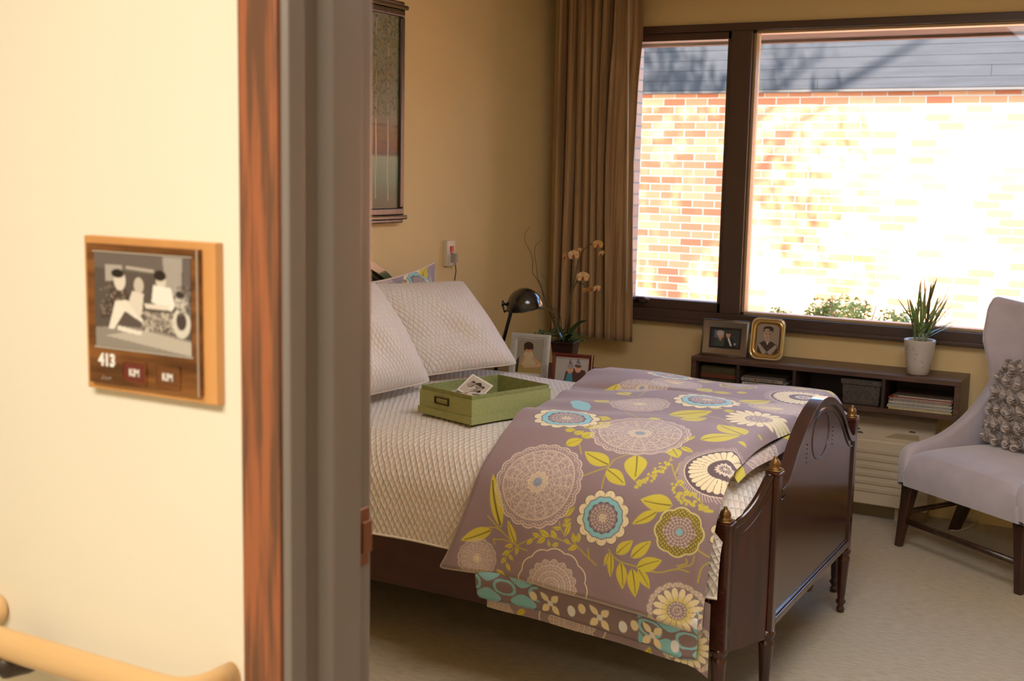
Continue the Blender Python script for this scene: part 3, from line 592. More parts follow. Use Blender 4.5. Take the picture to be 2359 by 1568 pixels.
for k in range(30): leaf_cloud(b, (rng.uniform(-5.5, -4.35), rng.uniform(7.6, 8.3), rng.uniform(2.7, 4.6)), (.36, .36, .28), 130, .06, rng, .1)
obj('crown', b, leafm, tr)

# ---------------------------------------------------------------- the bed
mah = wood('polished_mahogany', '2a0f08', '4b1c10', 'Z', 5, .22, .7, .3, .7, 7)
mahd = wood('dark_mahogany_edge', '200c07', '3d170d', 'Y', 5, .2, .8, .3, .7, 7)
brass = mat('antique_brass', '8f6a3c', .4, metal=.8, var=.4, vs=200)
bed = thing('bed', 'dark mahogany bed with arched footboard, brass finials and turned legs', 'bed', (-1.9, 3.8, 0))
YB = 3.80
def mir(y): return 2*YB-y
P2, P3, P1, P4 = (-.966, 3.342), (-.966, 4.258), (-1.04, 3.14), (-1.04, 4.46)
def leg_prof(z0):
    return [(.006, 0), (.014, .002), (.015, .015), (.010, .022), (.013, .03), (.019, .04), (.012, .052), (.014, .06), (.017, .11), (.022, .19), (.0235, z0-.035), (.017, z0-.03), (.024, z0-.02), (.026, z0-.01), (.02, z0)]
def finial(px, py, z):
    b = MB(); b.box((px-.021, py-.021, z), (px+.021, py+.021, z+.006)); b.lathe([(.0205, .006), (.0195, .010), (.0145, .013), (.0165, .019), (.0145, .028), (.008, .035), (.0055, .038), (.006, .042), (.001, .045)], (px, py, z), 12)
    return b
for i, (x, y, zt) in enumerate(((*P2, .712), (*P3, .712), (*P1, .600), (*P4, .600))):
    hw = .0195 if i < 2 else .024
    b = MB(); b.box((x-hw, y-hw, .235), (x+hw, y+hw, zt)); b.box((x-hw-.003, y-hw-.003, zt-.012), (x+hw+.003, y+hw+.003, zt)); post = obj('bedpost', b, mah, bed, bevel=.003)
    obj('finial', finial(x, y, zt), brass, post, True, label='brass finial')
    b = MB(); b.lathe(leg_prof(.24), (x, y, 0), 20); obj('leg', b, mah, bed, True)
# centre panel with its ogee top
half = spline([(3.36, .652), (3.39, .654), (3.425, .668), (3.47, .70), (3.53, .752), (3.60, .797), (3.68, .83), (3.76, .848), (3.80, .850)])[0]
top = [tuple(p) for p in half]+[(mir(p[0]), p[1]) for p in half[::-1][1:]]
bot = [(p[0], .262) for p in top]
b = MB(); b.strip(top, bot, 0, -.978, -.954); panel = obj('footboard_panel', b, mah, bed, bevel=.002)
b = MB(); b.strip([(y, z+.006) for y, z in top], [(y, z-.016) for y, z in top], 0, -.987, -.945); obj('crest_moulding', b, mahd, panel, bevel=.007, seg=4)
b = MB(); b.strip([(y, z-.030) for y, z in top], [(y, z-.036) for y, z in top], 0, -.955, -.950)
b.box((-.955, 3.365, .275), (-.950, 4.235, .281)); b.box((-.956, 3.365, .281), (-.950, 3.371, .60)); b.box((-.956, 4.229, .281), (-.950, 4.235, .60))
ring = lambda cy, cz, ry, rz, w: [(-.9525, cy+ry*math.cos(2*PI*k/40), cz+rz*math.sin(2*PI*k/40)) for k in range(41)]
b.tube(ring(3.79, .737, .10, .076, 0), .0012, 6, cap=False)
for s in (-1, 1):
    [b.ball((-.953, YB-.01+s*.155, .735-.014*k), .0022, 6, 4) for k in range(5)]
obj('panel_beading', b, mahd, panel, bevel=.0008)
b = MB(); b.box((-.986, 3.36, .25), (-.946, 4.24, .272)); b.lathe([(.004, -.032), (.012, -.026), (.016, -.01), (.010, .002), (.014, .01)], (-.966, YB, .245), 14); obj('bottom_rail', b, mah, bed, bevel=.002)
# scooped wings
for s in (-1, 1):
    f = (lambda y: y) if s < 0 else mir
    w = spline([(3.162, .578), (3.185, .582), (3.215, .593), (3.245, .612), (3.275, .640), (3.30, .672), (3.318, .70)])[0][::4]
    b = MB(); vs = []; n = len(w)
    def xx(y): return -1.036+(y-3.162)/(3.325-3.162)*.066
    for dx in (-.011, .011):
        for zf in (None, .215):
            for y, z in w: vs.append((xx(y)+dx, f(y), z if zf is None else zf))
    fs = []
    for i in range(n-1): fs += [(i, i+1, n+i+1, n+i), (2*n+i+1, 2*n+i, 3*n+i, 3*n+i+1), (i+1, i, 2*n+i, 2*n+i+1), (n+i, n+i+1, 3*n+i+1, 3*n+i)]
    fs += [(0, n, 3*n, 2*n), (n-1, 3*n-1, 4*n-1, 2*n-1)]; b.add(vs, fs)
    wing = obj('footboard_wing', b, mah, bed, bevel=.002)
    b = MB(); b.tube([(xx(y), f(y), z+.003) for y, z in w], .014, 10); b.tube([(xx(y)+.011, f(y), z-.03) for y, z in w[2:-3]], .0015, 5)
    obj('scroll_edge', b, mahd, wing, True)
    b = MB(); b.box((-2.83, f(3.125)-.014, .225), (-1.066, f(3.125)+.014, .385)); obj('side_rail', b, mat('reddish_mahogany', '43160d', .35, var=.3, vs=6, stretch=(1, 6, 6), coat=.4), bed, bevel=.003)  # side rails in their own dark reddish mahogany
# headboard, with a green reflection put into its colour
hm = mat('green_sheen_headboard', '4a5238', .28, var=.2, vs=4, coat=.5)
hh = spline([(3.13, .82), (3.2, .84), (3.28, .90), (3.37, 1.0), (3.48, 1.10), (3.60, 1.165), (3.71, 1.198), (3.80, 1.207)])[0]
top = [tuple(p) for p in hh]+[(mir(p[0]), p[1]) for p in hh[::-1][1:]]
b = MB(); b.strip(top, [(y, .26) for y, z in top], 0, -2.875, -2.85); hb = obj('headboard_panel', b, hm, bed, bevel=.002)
b = MB(); b.strip([(y, z+.008) for y, z in top], [(y, z-.03) for y, z in top], 0, -2.885, -2.832); obj('crest_moulding', b, mat('green_sheen_crest', '5f6a48', .28, coat=.6, var=.1), hb, bevel=.007, seg=4)  # crest colour carries the green reflection too
b = MB(); b.strip([(y, z-.048) for y, z in top], [(y, z-.056) for y, z in top], 0, -2.852, -2.845); obj('panel_beading', b, mahd, hb)
for y in (3.14, 4.46):
    b = MB(); b.box((-2.885, y-.024, .22), (-2.837, y+.024, .84)); post = obj('bedpost', b, mah, bed, bevel=.003); obj('finial', finial(-2.861, y, .84), brass, post, True, label='brass finial')
    b = MB(); b.lathe(leg_prof(.24), (-2.861, y, 0), 20); obj('leg', b, mah, bed, True)
mt = thing('mattress', 'mattress under the ivory quilt', 'mattress', (-1.9, 3.8, .28))
b = MB(); b.box((-2.82, 3.20, .30), (-1.15, 4.42, .60)); obj('mattress_body', b, mat('mattress_ticking', 'ddd6c8', .8, var=.05), mt, bevel=.05, seg=4)
obj('bed_slats', MB().box((-2.85, 3.135, .255), (-1.068, 4.465, .298)), mah, bed)

# ---------------------------------------------------------------- pillows
def pillow(name, label, BL, BR, TR, TL, thick, m, painter=None, flange=0, sag=0, grp=None, n=150, pinch=.03):
    BL, BR, TR, TL = map(Vector, (BL, BR, TR, TL)); c = (BL+BR+TR+TL)/4
    t = thing(name, label, 'pillow', (c.x, c.y, min(BL.z, BR.z)), grp)
    nrm = ((BR-BL).cross(TL-BL)).normalized()
    U, V = np.meshgrid(np.linspace(-1, 1, n), np.linspace(-1, 1, n), indexing='ij'); o = np.array(t.location)
    pin = pinch
    uu = U*(1-pin*(1-V**2)*np.abs(U)**2); vv = V*(1-pin*(1-U**2)*np.abs(V)**2); rc = 1-.035*np.abs(U*V)**7*(flange == 0); uu = uu*rc; vv = vv*rc
    W = float((BR-BL).length); Hh = float((TL-BL).length)
    for sgn, nm in ((1, 'front'), (-1, 'back')):
        a, b = (uu+1)/2, (vv+1)/2; P = sum((np.array(q)[None, None, :]*wt[..., None] for q, wt in ((BL, (1-a)*(1-b)), (BR, a*(1-b)), (TR, a*b), (TL, (1-a)*b))))
        fl = 1-flange; pu = np.clip(np.abs(U)/fl, 0, 1); pv = np.clip(np.abs(V)/fl, 0, 1)
        hgt = thick*((1-pu**2.6)*(1-pv**2.6))**.62+.004
        hgt = hgt*(1+.05*np.sin(3.1*U+1)+.04*np.sin(5*V+2*U))+.006*np.sin(8*U+5*V)*(1-U**2)*(1-V**2)
        hgt = hgt-sag*np.exp(-((U+.15)/.5)**2-((V+.3)/.25)**2)*thick
        P = P+np.array(nrm)[None, None, :]*(sgn*hgt)[..., None]
        P[..., 2] = np.maximum(P[..., 2], .735) if sgn > 0 else np.maximum(P[..., 2], .735)
        rgb = painter(U*W/2, V*Hh/2).C if painter else None
        npgrid(nm, P[..., 0], P[..., 1], P[..., 2], m, t, rgb=rgb, uv=(U*W/2, V*Hh/2))
    e = MB(); k = np.linspace(-1, 1, 40)
    def pt(u, v):
        u2 = u*(1-pin*(1-v*v)*u*u); v2 = v*(1-pin*(1-u*u)*v*v); rc = 1-.035*abs(u*v)**7*(flange == 0); u2 *= rc; v2 *= rc; a, b = (u2+1)/2, (v2+1)/2; p = BL*((1-a)*(1-b))+BR*(a*(1-b))+TR*(a*b)+TL*((1-a)*b); p.z = max(p.z, .737); return p
    ring_ = [pt(q, -1) for q in k]+[pt(1, q) for q in k[1:]]+[pt(-q, 1) for q in k[1:]]+[pt(-1, -q) for q in k[1:]]
    e.tube(ring_, .0045, 6, cap=False); obj('piping', e, MATS.get('ivory_binding'), t, True)
    return t
pillow('quilted_pillow', 'ivory quilted pillow beside the desk lamp, leaning back with its right edge free', (-2.50, 3.80, .765), (-2.335, 4.31, .765), (-2.63, 4.355, 1.085), (-2.70, 3.72, 1.11), .085, quilt_mat, sag=.35)
pillow('quilted_pillow', 'ivory quilted pillow in front, cut off by the door frame', (-2.43, 3.08, .765), (-2.40, 3.755, .765), (-2.575, 3.64, 1.135), (-2.62, 3.06, 1.13), .095, quilt_mat, sag=.1)
def sham_art(a, b):
    A = a*.9-1.50; B = 1.78-b*.9; return paint_print(A, B, base='9c9098')
def sham2(a, b):
    art = Art(a, b, '9c8f98'); r = .085
    art.flower((.12, .10), .085, blue_fn(art, .085)); art.flower((-.10, .09), .10, lace_fn(art, .1)); 
    for q in (((.03, .03), (-.01, .12)), ((.02, .05), (.03, .14)), ((.04, .02), (.09, -.05)), ((.17, .13), (.24, .17)), ((.2, .16), (.16, .2)), ((.0, .05), (-.04, .11)), ((.19, .05), (.25, .08))): art.leaf(q[0], q[1], .3, LEAF, '6d5a2c')
    art.leaf((.22, .17), (.27, .2), .35, BLUE); art.leaf((.24, .12), (.26, .06), .3, BLUE)
    art.flower((.0, -.08), .09, lace_fn(art, .09)); art.flower((-.2, -.05), .07, blue_fn(art, .07)); art.flower((.2, -.08), .08, yellow_fn(art, .08)); return art
pillow('floral_pillow', 'plum floral pillow standing against the headboard behind the quilted ones', (-2.74, 3.77, .78), (-2.72, 4.36, .78), (-2.765, 4.345, 1.155), (-2.79, 3.77, 1.10), .055, print_mat, painter=sham2, flange=.12, n=220, pinch=.11)

# ---------------------------------------------------------------- pictures and lettering
photo_m = mat('photo_paper', rough=.35, attr='print')
def picture(name, P0, ax, up, wd, ht, painter, parent=None, nx=90, ny=80, m=None, **k):
    """flat print: P0 lower left corner, ax / up unit vectors"""
    P0, ax, up = np.array(P0), np.array(Vector(ax).normalized()), np.array(Vector(up).normalized())
    A, B = np.meshgrid(np.linspace(0, wd, nx), np.linspace(0, ht, ny), indexing='ij'); art = painter(A, B, wd, ht)
    P = P0[None, None]+A[..., None]*ax+B[..., None]*up
    return npgrid(name, P[..., 0], P[..., 1], P[..., 2], m or photo_m, parent, rgb=art.C, **k)
def letters(txt, parent, loc, rot, size, m, depth=.0008, bold=0, name='lettering', xs=1):
    c = D.curves.new('t', 'FONT'); c.body = txt; c.size = size; c.extrude = depth; c.offset = bold; c.align_x = 'CENTER'; c.align_y = 'CENTER'; c.resolution_u = 3
    o = D.objects.new('t', c); COL.objects.link(o); me = D.meshes.new_from_object(o); D.objects.remove(o)
    M = Matrix.Translation(loc) @ rot @ Matrix.Diagonal((xs, 1, 1, 1)); b = MB(); b.add([v.co for v in me.vertices], [tuple(p.vertices) for p in me.polygons], M)
    return obj(name, b, m, parent)
def family_photo(A, B, w, h):
    art = Art(A, B, '5b5048'); X = lambda u, v: (u*w, v*h); g = np.random.default_rng(2)
    art.poly([X(0, .84), X(.75, .8), X(.75, 1), X(0, 1)], '6e625a'); art.poly([X(.74, .6), X(.9, .6), X(.92, 1), X(.72, 1)], 'a89e92'); art.poly([X(.92, .4), X(1, .4), X(1, 1), X(.92, 1)], '6b605a')
    art.line([X(.35, .86), X(.62, .84)], .004, 'b9ad9c'); art.poly([X(.12, .7), X(.3, .72), X(.3, .88), X(.12, .88)], 'b0a698')
    art.poly([X(0, 0), X(1, 0), X(1, .16), X(.6, .24), X(.3, .24), X(0, .2)], '93897c'); art.poly([X(.1, .12), X(1, .0), X(1, .14), X(.5, .22)], 'bdb3a2')
    art.poly([X(.05, .3), X(.2, .7), X(.32, .66), X(.38, .5), X(.3, .35)], '4a3d36')      # man in a patterned shirt
    for _ in range(60): art.ell((g.uniform(.06, .32)*w, g.uniform(.34, .66)*h), .0016, '8a7766')
    art.ell(X(.27, .72), (.011, .014), 'ded2c0'); art.ell(X(.25, .79), (.012, .006), '241c18'); art.poly([X(.14, .2), X(.22, .5), X(.5, .34), X(.56, .26), X(.32, .4), X(.2, .2)], 'ece2d0')
    art.poly([X(.22, .5), X(.34, .52), X(.5, .36), X(.36, .38)], 'e8deca'); art.poly([X(.24, .24), X(.5, .2), X(.48, .16), X(.24, .19)], 'e8e0d0')
    art.ell(X(.47, .68), (.009, .011), 'cabdab'); art.poly([X(.36, .5), X(.4, .62), X(.52, .6), X(.5, .4), X(.47, .34)], 'ded3c1')
    art.ell(X(.70, .74), (.009, .012), 'd9ccb8'); art.ell(X(.69, .8), (.011, .007), '2a201b'); art.poly([X(.6, .52), X(.62, .7), X(.8, .68), X(.84, .5), X(.8, .44)], 'efe7d8'); art.poly([X(.52, .5), X(.78, .5), X(.76, .45), X(.54, .45)], 'e3d7c3')
    art.poly([X(.48, .22), X(.54, .42), X(.84, .42), X(.82, .3), X(.66, .2)], '8a7e72')
    for _ in range(160): art.ell((g.uniform(.5, .82)*w, g.uniform(.22, .42)*h), .0016, g.choice(['cfc3b0', '4d423b', 'b6aa98']))
    art.ell(X(.9, .33), (.016, .02), 'd8cfbf'); art.ell(X(.9, .35), (.009, .012), '4a3f39'); art.ell(X(.9, .55), (.011, .012), 'c9c0b0'); art.ell(X(.89, .62), (.008, .005), '3a302b')
    for _ in range(70): art.ell((g.uniform(.86, 1)*w, g.uniform(.4, .7)*h), .0012, g.choice(['9a8f84', '3d332e']))
    return art
# ---------------------------------------------------------------- corridor: room sign and handrail
W_ = lambda px, py, Y: at(px, py, Y)
s = thing('room_sign', 'square wooden room sign 413 with a family photograph on the corridor wall', 'sign', (-1.21, 1.2, 1.24))
ob = mat('golden_maple', 'dda05e', .4, col2='cc9050', vs=4, stretch=(3, 3, .6), coat=.3)
b = MB(); b.box((-1.328, 1.185, 1.236), (-1.089, 1.1999, 1.449)); obj('back_board', b, ob, s, bevel=.0015)
pl = wood('dark_zebrawood', '56300f', '8a5526', 'X', 5, .3, .5, .4, .6, 8)
b = MB(); b.box((-1.315, 1.1765, 1.2465), (-1.111, 1.185, 1.4395)); plate = obj('face_plate', b, pl, s, bevel=.001)
picture('family_photograph', (-1.299, 1.1757, 1.299), (1, 0, 0), (0, 0, 1), .176, .129, family_photo, s, 150, 120)
b = MB(); b.box((-1.1125, 1.1745, 1.2465), (-1.111, 1.1765, 1.4395)); b.box((-1.302, 1.1755, 1.2965), (-1.121, 1.1764, 1.2985)); b.box((-1.302, 1.1755, 1.4285), (-1.121, 1.1764, 1.4300)); obj('clear_cover_edge', b, mat('pale_acrylic', 'b9b0a0', .1, spec=.8), s)
white = mat('white_lettering', 'f6efe2', .5)
letters('413', s, (-1.279, 1.1757, 1.2795), RX(PI/2), .0235, white, bold=.0009, name='room_number', xs=.9)
b = MB(); rng = random.Random(1)
for k in range(7): b.ball((-1.290+k*.0028, 1.1760, 1.2535+rng.choice([0, .002, .003])), .0007, 5, 3)
obj('raised_dots', b, white, s)
cm = mat('name_card_red_brown', '6e2f1f', .45); cm2 = mat('name_card_brown', '70421f', .45)
for (x0, x1, z0, z1, m_) in ((-1.248, -1.207, 1.2545, 1.2815, cm), (-1.187, -1.146, 1.2545, 1.2815, cm2)):
    b = MB(); b.box((x0, 1.1755, z0), (x1, 1.1765, z1)); card = obj('name_card', b, m_, s)
    b = MB(); t = .0018
    b.box((x0-t, 1.1745, z0-t), (x1+t, 1.1766, z0)); b.box((x0-t, 1.1745, z1), (x1+t, 1.1766, z1+t)); b.box((x0-t, 1.1745, z0), (x0, 1.1766, z1)); b.box((x1, 1.1745, z0), (x1+t, 1.1766, z1)); obj('card_holder', b, pl, card)
    letters('KIM', card, ((x0+x1)/2, 1.1752, (z0+z1)/2-.001), RX(PI/2), .0145, white, bold=.0002, xs=.8)
rail = thing('handrail', 'light maple corridor handrail with a rounded end turned to the wall', 'handrail', (-1.8, 1.2, .80))
rm = mat('light_maple_rail', 'e8bf86', .35, col2='deb276', vs=3, stretch=(.6, 6, 6), coat=.3)
def sweep(pts, ry, rz, n=18):
    b = MB(); vs = []; N = len(pts)
    for i, p in enumerate(pts):
        p = Vector(p); t = (Vector(pts[min(i+1, N-1)])-Vector(pts[max(i-1, 0)])).normalized(); a = t.cross(Vector((0, 0, 1))).normalized()
        vs += [p+a*ry*math.cos(2*PI*k/n)+Vector((0, 0, 1))*rz*math.sin(2*PI*k/n) for k in range(n)]
    fs = [(i*n+k, i*n+(k+1) % n, (i+1)*n+(k+1) % n, (i+1)*n+k) for i in range(N-1) for k in range(n)]+[tuple(range(n-1, -1, -1)), tuple((N-1)*n+k for k in range(n))]
    return b.add(vs, fs)
ZR = .857
pts = [(-3.6, 1.12, ZR), (-2.5, 1.12, ZR), (-1.8, 1.12, ZR), (-1.14, 1.12, ZR), (-1.115, 1.122, ZR), (-1.098, 1.13, ZR), (-1.088, 1.145, ZR), (-1.084, 1.165, ZR), (-1.083, 1.2, ZR)]
obj('rail', sweep(pts, .017, .0235), rm, rail, True)
for x in (-1.548, -2.6): 
    b = MB(); b.ball((x, 1.190, ZR+.010), (.022, .013, .024), 14, 10); obj('wall_block', b, rm, rail, True)
    b = MB(); b.tube([(x+.10, 1.2, ZR-.045), (x+.10, 1.16, ZR-.048), (x+.10, 1.13, ZR-.04), (x+.10, 1.12, ZR-.02)], [.016, .014, .018, .020], 14); obj('bracket', b, mat('dark_bracket_metal', '4b4038', .4, metal=.6), rail, True, label='dark metal bracket')

# ---------------------------------------------------------------- painting over the bed
pn = thing('painting', 'framed painting of birch trees by a lake hanging over the bed', 'painting', (-2.93, 3.80, 1.335))
fm = wood('walnut_frame', '2a1d0e', '4d3a1e', 'Z', 5, .35, .3); gold = mat('olive_gilding', '8c7a48', .35, metal=.5, var=.2, vs=60)
y0, y1, z0, z1 = 3.30, 4.302, 1.352, 2.195
for a_, c_ in (((-2.929, y0, z0+.03), (-2.895, y0+.032, z1-.03)), ((-2.929, y1-.032, z0+.03), (-2.895, y1, z1-.03)), ((-2.929, y0, z0), (-2.895, y1, z0+.03)), ((-2.929, y0, z1-.03), (-2.895, y1, z1))):
    obj('frame_side', MB().box(a_, c_), fm, pn, bevel=.006, seg=3)
for zc, sg in ((z0, -1), (z1, 1)):
    b = MB(); b.box((-2.929, y0-.012, min(zc, zc+sg*.018)), (-2.885, y1+.012, max(zc, zc+sg*.018))); b.box((-2.929, y0+.008, min(zc+sg*.016, zc+sg*.032)), (-2.893, y1-.008, max(zc+sg*.016, zc+sg*.032))); cap = obj('frame_cap', b, fm, pn, bevel=.005, seg=3)
    obj('gilded_line', MB().tube([(-2.889, y0, zc+sg*.004), (-2.889, y1, zc+sg*.004)], .0045, 8), gold, cap, True)
def birch(A, B, w, h):
    art = Art(A, B, '7d8688'); v = B/h; u = A/w; rng = random.Random(5)
    def ramp(stops):
        vs = [q[0] for q in stops]; cs = np.array([lin(q[1]) for q in stops]); return np.stack([np.interp(v, vs, cs[:, i]) for i in range(3)], -1)
    art.C = ramp([(0, '5a5a34'), (.08, '5d6b48'), (.16, '6f8a6c'), (.27, '8b9c7c'), (.285, '5d4a28'), (.33, '7a5020'), (.40, '7c6428'), (.48, '7c7c5c'), (.62, '6c745c'), (.85, '6f7a62'), (1, '78847a')])
    for k in range(int(70)): art.ell((rng.uniform(0, w), rng.uniform(.27, .44)*h), (rng.uniform(.02, .07), rng.uniform(.002, .006)), rng.choice(['5a4220', '74501f', '6a5228', '7c5a2a']))
    xs = [.085, .175, .27, .33, .38, .47, .55, .66, .72, .79, .85, .93]
    for x in xs:
        x *= w; tz = .04+rng.uniform(0, .06); pts = [(x+rng.uniform(-.003, .003), h*(tz+(.98-tz)*k/9)) for k in range(10)]; art.line(pts[3:], .0045, 'b09a6c'); art.line(pts[:4], .0055, 'c3b184')
        for q in range(5): yy = rng.uniform(.45, .8)*h; art.line([(x, yy), (x+rng.uniform(-.05, .05), yy+rng.uniform(.03, .08))], .002, '4a3c22')
    for k in range(7000):
        y = 1-rng.random()**1.15*.52; x = rng.uniform(0, 1)
        if rng.random() > .25+.75*max(0, math.sin(9*x+3*y)*math.cos(5*y+7*x)*.5+.55)*min(1, (y-.42)*3.2): continue
        art.ell((x*w, y*h), (rng.uniform(.002, .009), rng.uniform(.002, .006)), rng.choice(['4b5430', '5d6338', '62642e', '6f6a2e', '454f30', '7a6e2c', '586038', '6d7448']), rng.uniform(0, 3))
    for x in xs:
        x *= w; art.line([(x, .28*h), (x+.002, .46*h)], .0045, 'd0c193')
    return art
picture('canvas', (-2.905, y1-.028, z0+.026), (0, -1, 0), (0, 0, 1), y1-y0-.056, z1-z0-.052, birch, pn, 330, 280, mat('oil_canvas', rough=.45, attr='print', bump=.2, bs=120))

# ---------------------------------------------------------------- call point on the wall
c_ = thing('call_point', 'white nurse call plate with a red button and plugged cord above the pillows', 'wall plate', (-2.93, 4.705, 1.11))
wp = mat('ivory_plastic', 'e0d6c0', .4)
b = MB(); b.box((-2.9299, 4.672, 1.112), (-2.908, 4.742, 1.228)); obj('plate', b, wp, c_, bevel=.003)
b = MB(); b.box((-2.909, 4.697, 1.176), (-2.903, 4.722, 1.202)); b.box((-2.909, 4.702, 1.166), (-2.902, 4.719, 1.172)); obj('button', b, mat('red_button', 'c8351f', .35), c_, bevel=.001, label='red call button')
b = MB(); b.box((-2.909, 4.702, 1.127), (-2.882, 4.724, 1.168)); b.tube([(-2.89, 4.713, 1.13), (-2.889, 4.713, 1.116)], .005, 8); obj('plug', b, mat('grey_plug', 'aca395', .45), c_, bevel=.003)
b = MB(); b.tube([(-2.889, 4.713, 1.118), (-2.887, 4.716, 1.09), (-2.90, 4.722, 1.03), (-2.905, 4.722, .94), (-2.90, 4.70, .8), (-2.89, 4.68, .66)], .0028, 8); obj('cord', b, mat('dark_cord', '54493d', .6), c_, True)

# ---------------------------------------------------------------- curtain
cu = thing('curtain', 'brown pleated curtain hanging at the left end of the window', 'curtain', (-2.64, 5.62, .70))
cloth = mat('bronze_curtain_cloth', 'b8966a', .7, col2='8a6a40', vs=5, stretch=(14, 14, .25), sheen=.3, bump=.12, bs=60)
def cur(u, v):
    z = .703+v*(2.47-.703); k = 1-.0*v; n = 9.5
    flat = 0 if u < .72 else min(1, (u-.72)/.05)
    x = -2.862+.472*u; ph = 2*PI*n*u+.8*math.sin(2.2*u*6+v*1.2)+.25*math.sin(5*v+7*u)
    amp = (.026+.010*math.sin(9*u+2*v))*(1-flat)+.004*flat
    y = 5.615+amp*math.sin(ph)+.010*math.sin(3*v+5*u); x += .010*math.cos(ph)*(1-flat)*.6+min(1, max(0, (u-.5)/.3))*float(np.interp(z, [.7, .97, 1.3, 1.6, 2.0, 2.2, 2.4], [.005, -.004, -.018, -.026, -.018, -.004, -.004]))
    z += .006*math.cos(ph)*(1-flat)*(v < .01)
    return (x, y, z)
b = MB(); b.grid(cur, 260, 40); o = obj('curtain_panel', b, cloth, cu, True); so = o.modifiers.new('thick', 'SOLIDIFY'); so.thickness = .003
b = MB(); b.tube([W_(1447.5, 2, 5.56)+Vector((0, 0, .10)), W_(1443, 672, 5.56)], .0042, 10); obj('pull_wand', b, mat('white_wand', 'd8cdb8', .35), cu, True, label='white pull wand')
structure('trim_3', MB().box((-2.9, 5.58, 2.472), (1.2, 5.66, 2.50)), mat('curtain_track', 'cfc8ba', .4, metal=.3))
b = MB(); b.box((-2.9, 5.66, 2.48), (-2.87, 5.74, 2.495)); b.box((1.0, 5.66, 2.48), (1.03, 5.74, 2.495)); structure('trim_4', b, MATS['curtain_track'])

# ---------------------------------------------------------------- nightstand and what stands on it
NZ = .628
redw = wood('cherry_nightstand', '3a150c', '6b2c18', 'X', 5, .3, .5)
ns = thing('nightstand', 'low reddish wooden nightstand between the bed and the window', 'nightstand', (-2.5, 4.9, 0))
obj('top', MB().box((-2.90, 4.60, NZ-.025), (-2.165, 5.20, NZ)), redw, ns, bevel=.006)
obj('cabinet_body', MB().box((-2.88, 4.62, .10), (-2.195, 5.18, NZ-.025)), redw, ns, bevel=.003)
for z0, z1 in ((.13, .34), (.36, .585)):
    dr = obj('drawer', MB().box((-2.196, 4.64, z0), (-2.178, 5.16, z1)), redw, ns, bevel=.003)
    obj('knob', MB().ball((-2.168, 4.9, (z0+z1)/2), .013), brass, dr, True)
for x in (-2.86, -2.22):
    for y in (4.645, 5.155): b = MB(); b.box((x-.02, y-.02, 0), (x+.02, y+.02, .10)); obj('leg', b, redw, ns, bevel=.002)
# desk lamp
black = mat('black_enamel', '14100e', .18, spec=.7, coat=.5)
lp = thing('desk_lamp', 'black desk lamp with a domed shade behind the quilted pillow', 'lamp', (-2.70, 4.72, NZ))
YL = 4.72
top = W_(1196, 700, YL); foot = W_(1160, 800, YL); dirn = (foot-top).normalized(); base = foot+dirn*((foot.z-NZ-.02)/-dirn.z)
b = MB(); b.lathe([(.002, 0), (.075, 0), (.078, .006), (.07, .016), (.012, .022), (.008, .03)], (base.x, base.y, NZ), 32); obj('base', b, black, lp, True)
b = MB(); b.tube([base, W_(1178, 715, YL), W_(1184, 704, YL)], .0085, 12); obj('arm', b, black, lp, True)
c = W_(1209, 708, YL); Rr = .0815; hgt = .088
Ms = T(*c) @ RZ(.50) @ RY(math.radians(-11)) @ RX(math.radians(7))
b = MB(); prof = [(Rr*1.0, 0)]+[(Rr*math.cos(t), hgt*math.sin(t)) for t in np.linspace(.06, PI/2-.02, 14)]+[(0, hgt)]
b.lathe(prof[:-1]+[(.0005, hgt)], n=48, M=Ms); sh = obj('shade', b, black, lp, True); 
me = sh.data
import bmesh
bmh = bmesh.new(); bmh.from_mesh(me); big = max(bmh.faces, key=lambda f: len(f.verts) > 20 and f.calc_area() or 0); bmesh.ops.delete(bmh, geom=[big], context='FACES_ONLY'); bmh.to_mesh(me); bmh.free()
so = sh.modifiers.new('thick', 'SOLIDIFY'); so.thickness = .0018
b = MB(); b.tube([Ms @ Vector((Rr*math.cos(t), Rr*math.sin(t), 0)) for t in np.linspace(0, 2*PI, 49)], .0022, 6, cap=False); obj('shade_rim', b, black, sh, True)
b = MB(); b.tube([Ms @ Vector((-Rr*.93, -.0, .028)), Ms @ Vector((-Rr*1.12, 0, .034))], .007, 10); b.tube([Ms @ Vector((-Rr*1.10, 0, .034)), Ms @ Vector((-Rr*1.2, 0, .036))], .014, 14); b.tube([Ms @ Vector((-Rr*1.16, 0, .030)), Ms @ Vector((-Rr*1.14, 0, -.004)), W_(1184, 704, YL)], .005, 8); obj('swivel_knob', b, black, lp, True)
b = MB(); b.ball(Ms @ Vector((0, 0, .035)), .026); obj('bulb', b, mat('frosted_bulb', 'e8e0d0', .3), lp, True)
# standing photo frames
def toddler(A, B, w, h):
    art = Art(A, B, 'a79c86'); X = lambda u, v: (u*w, v*h); art.poly([X(0, 0), X(1, 0), X(1, .42), X(.5, .3), X(0, .35)], 'b39a5c'); art.poly([X(0, .35), X(.12, .5), X(.1, 0), X(0, 0)], '4a3d33')
    art.poly([X(.2, .24), X(.28, .6), X(.4, .68), X(.6, .66), X(.7, .45), X(.8, .22)], 'd4c193'); art.line([X(.3, .5), X(.2, .3)], .012, 'cc9f78'); art.line([X(.65, .45), X(.95, .3)], .012, 'd0a67c')
    art.line([X(.35, .2), X(.9, .26)], .014, 'd6b084'); art.ell(X(.45, .76), (.017, .02), 'd09c74'); art.ell(X(.44, .84), (.023, .017), '4a3020'); art.ell(X(.31, .78), (.006, .014), '4a3020'); art.ell(X(.58, .79), (.006, .012), '4a3020')
    for x in (.4, .5): art.ell(X(x, .77), .0018, '2e1c14')
    art.line([X(.42, .705), X(.49, .705)], .0016, '9c4a3c'); return art
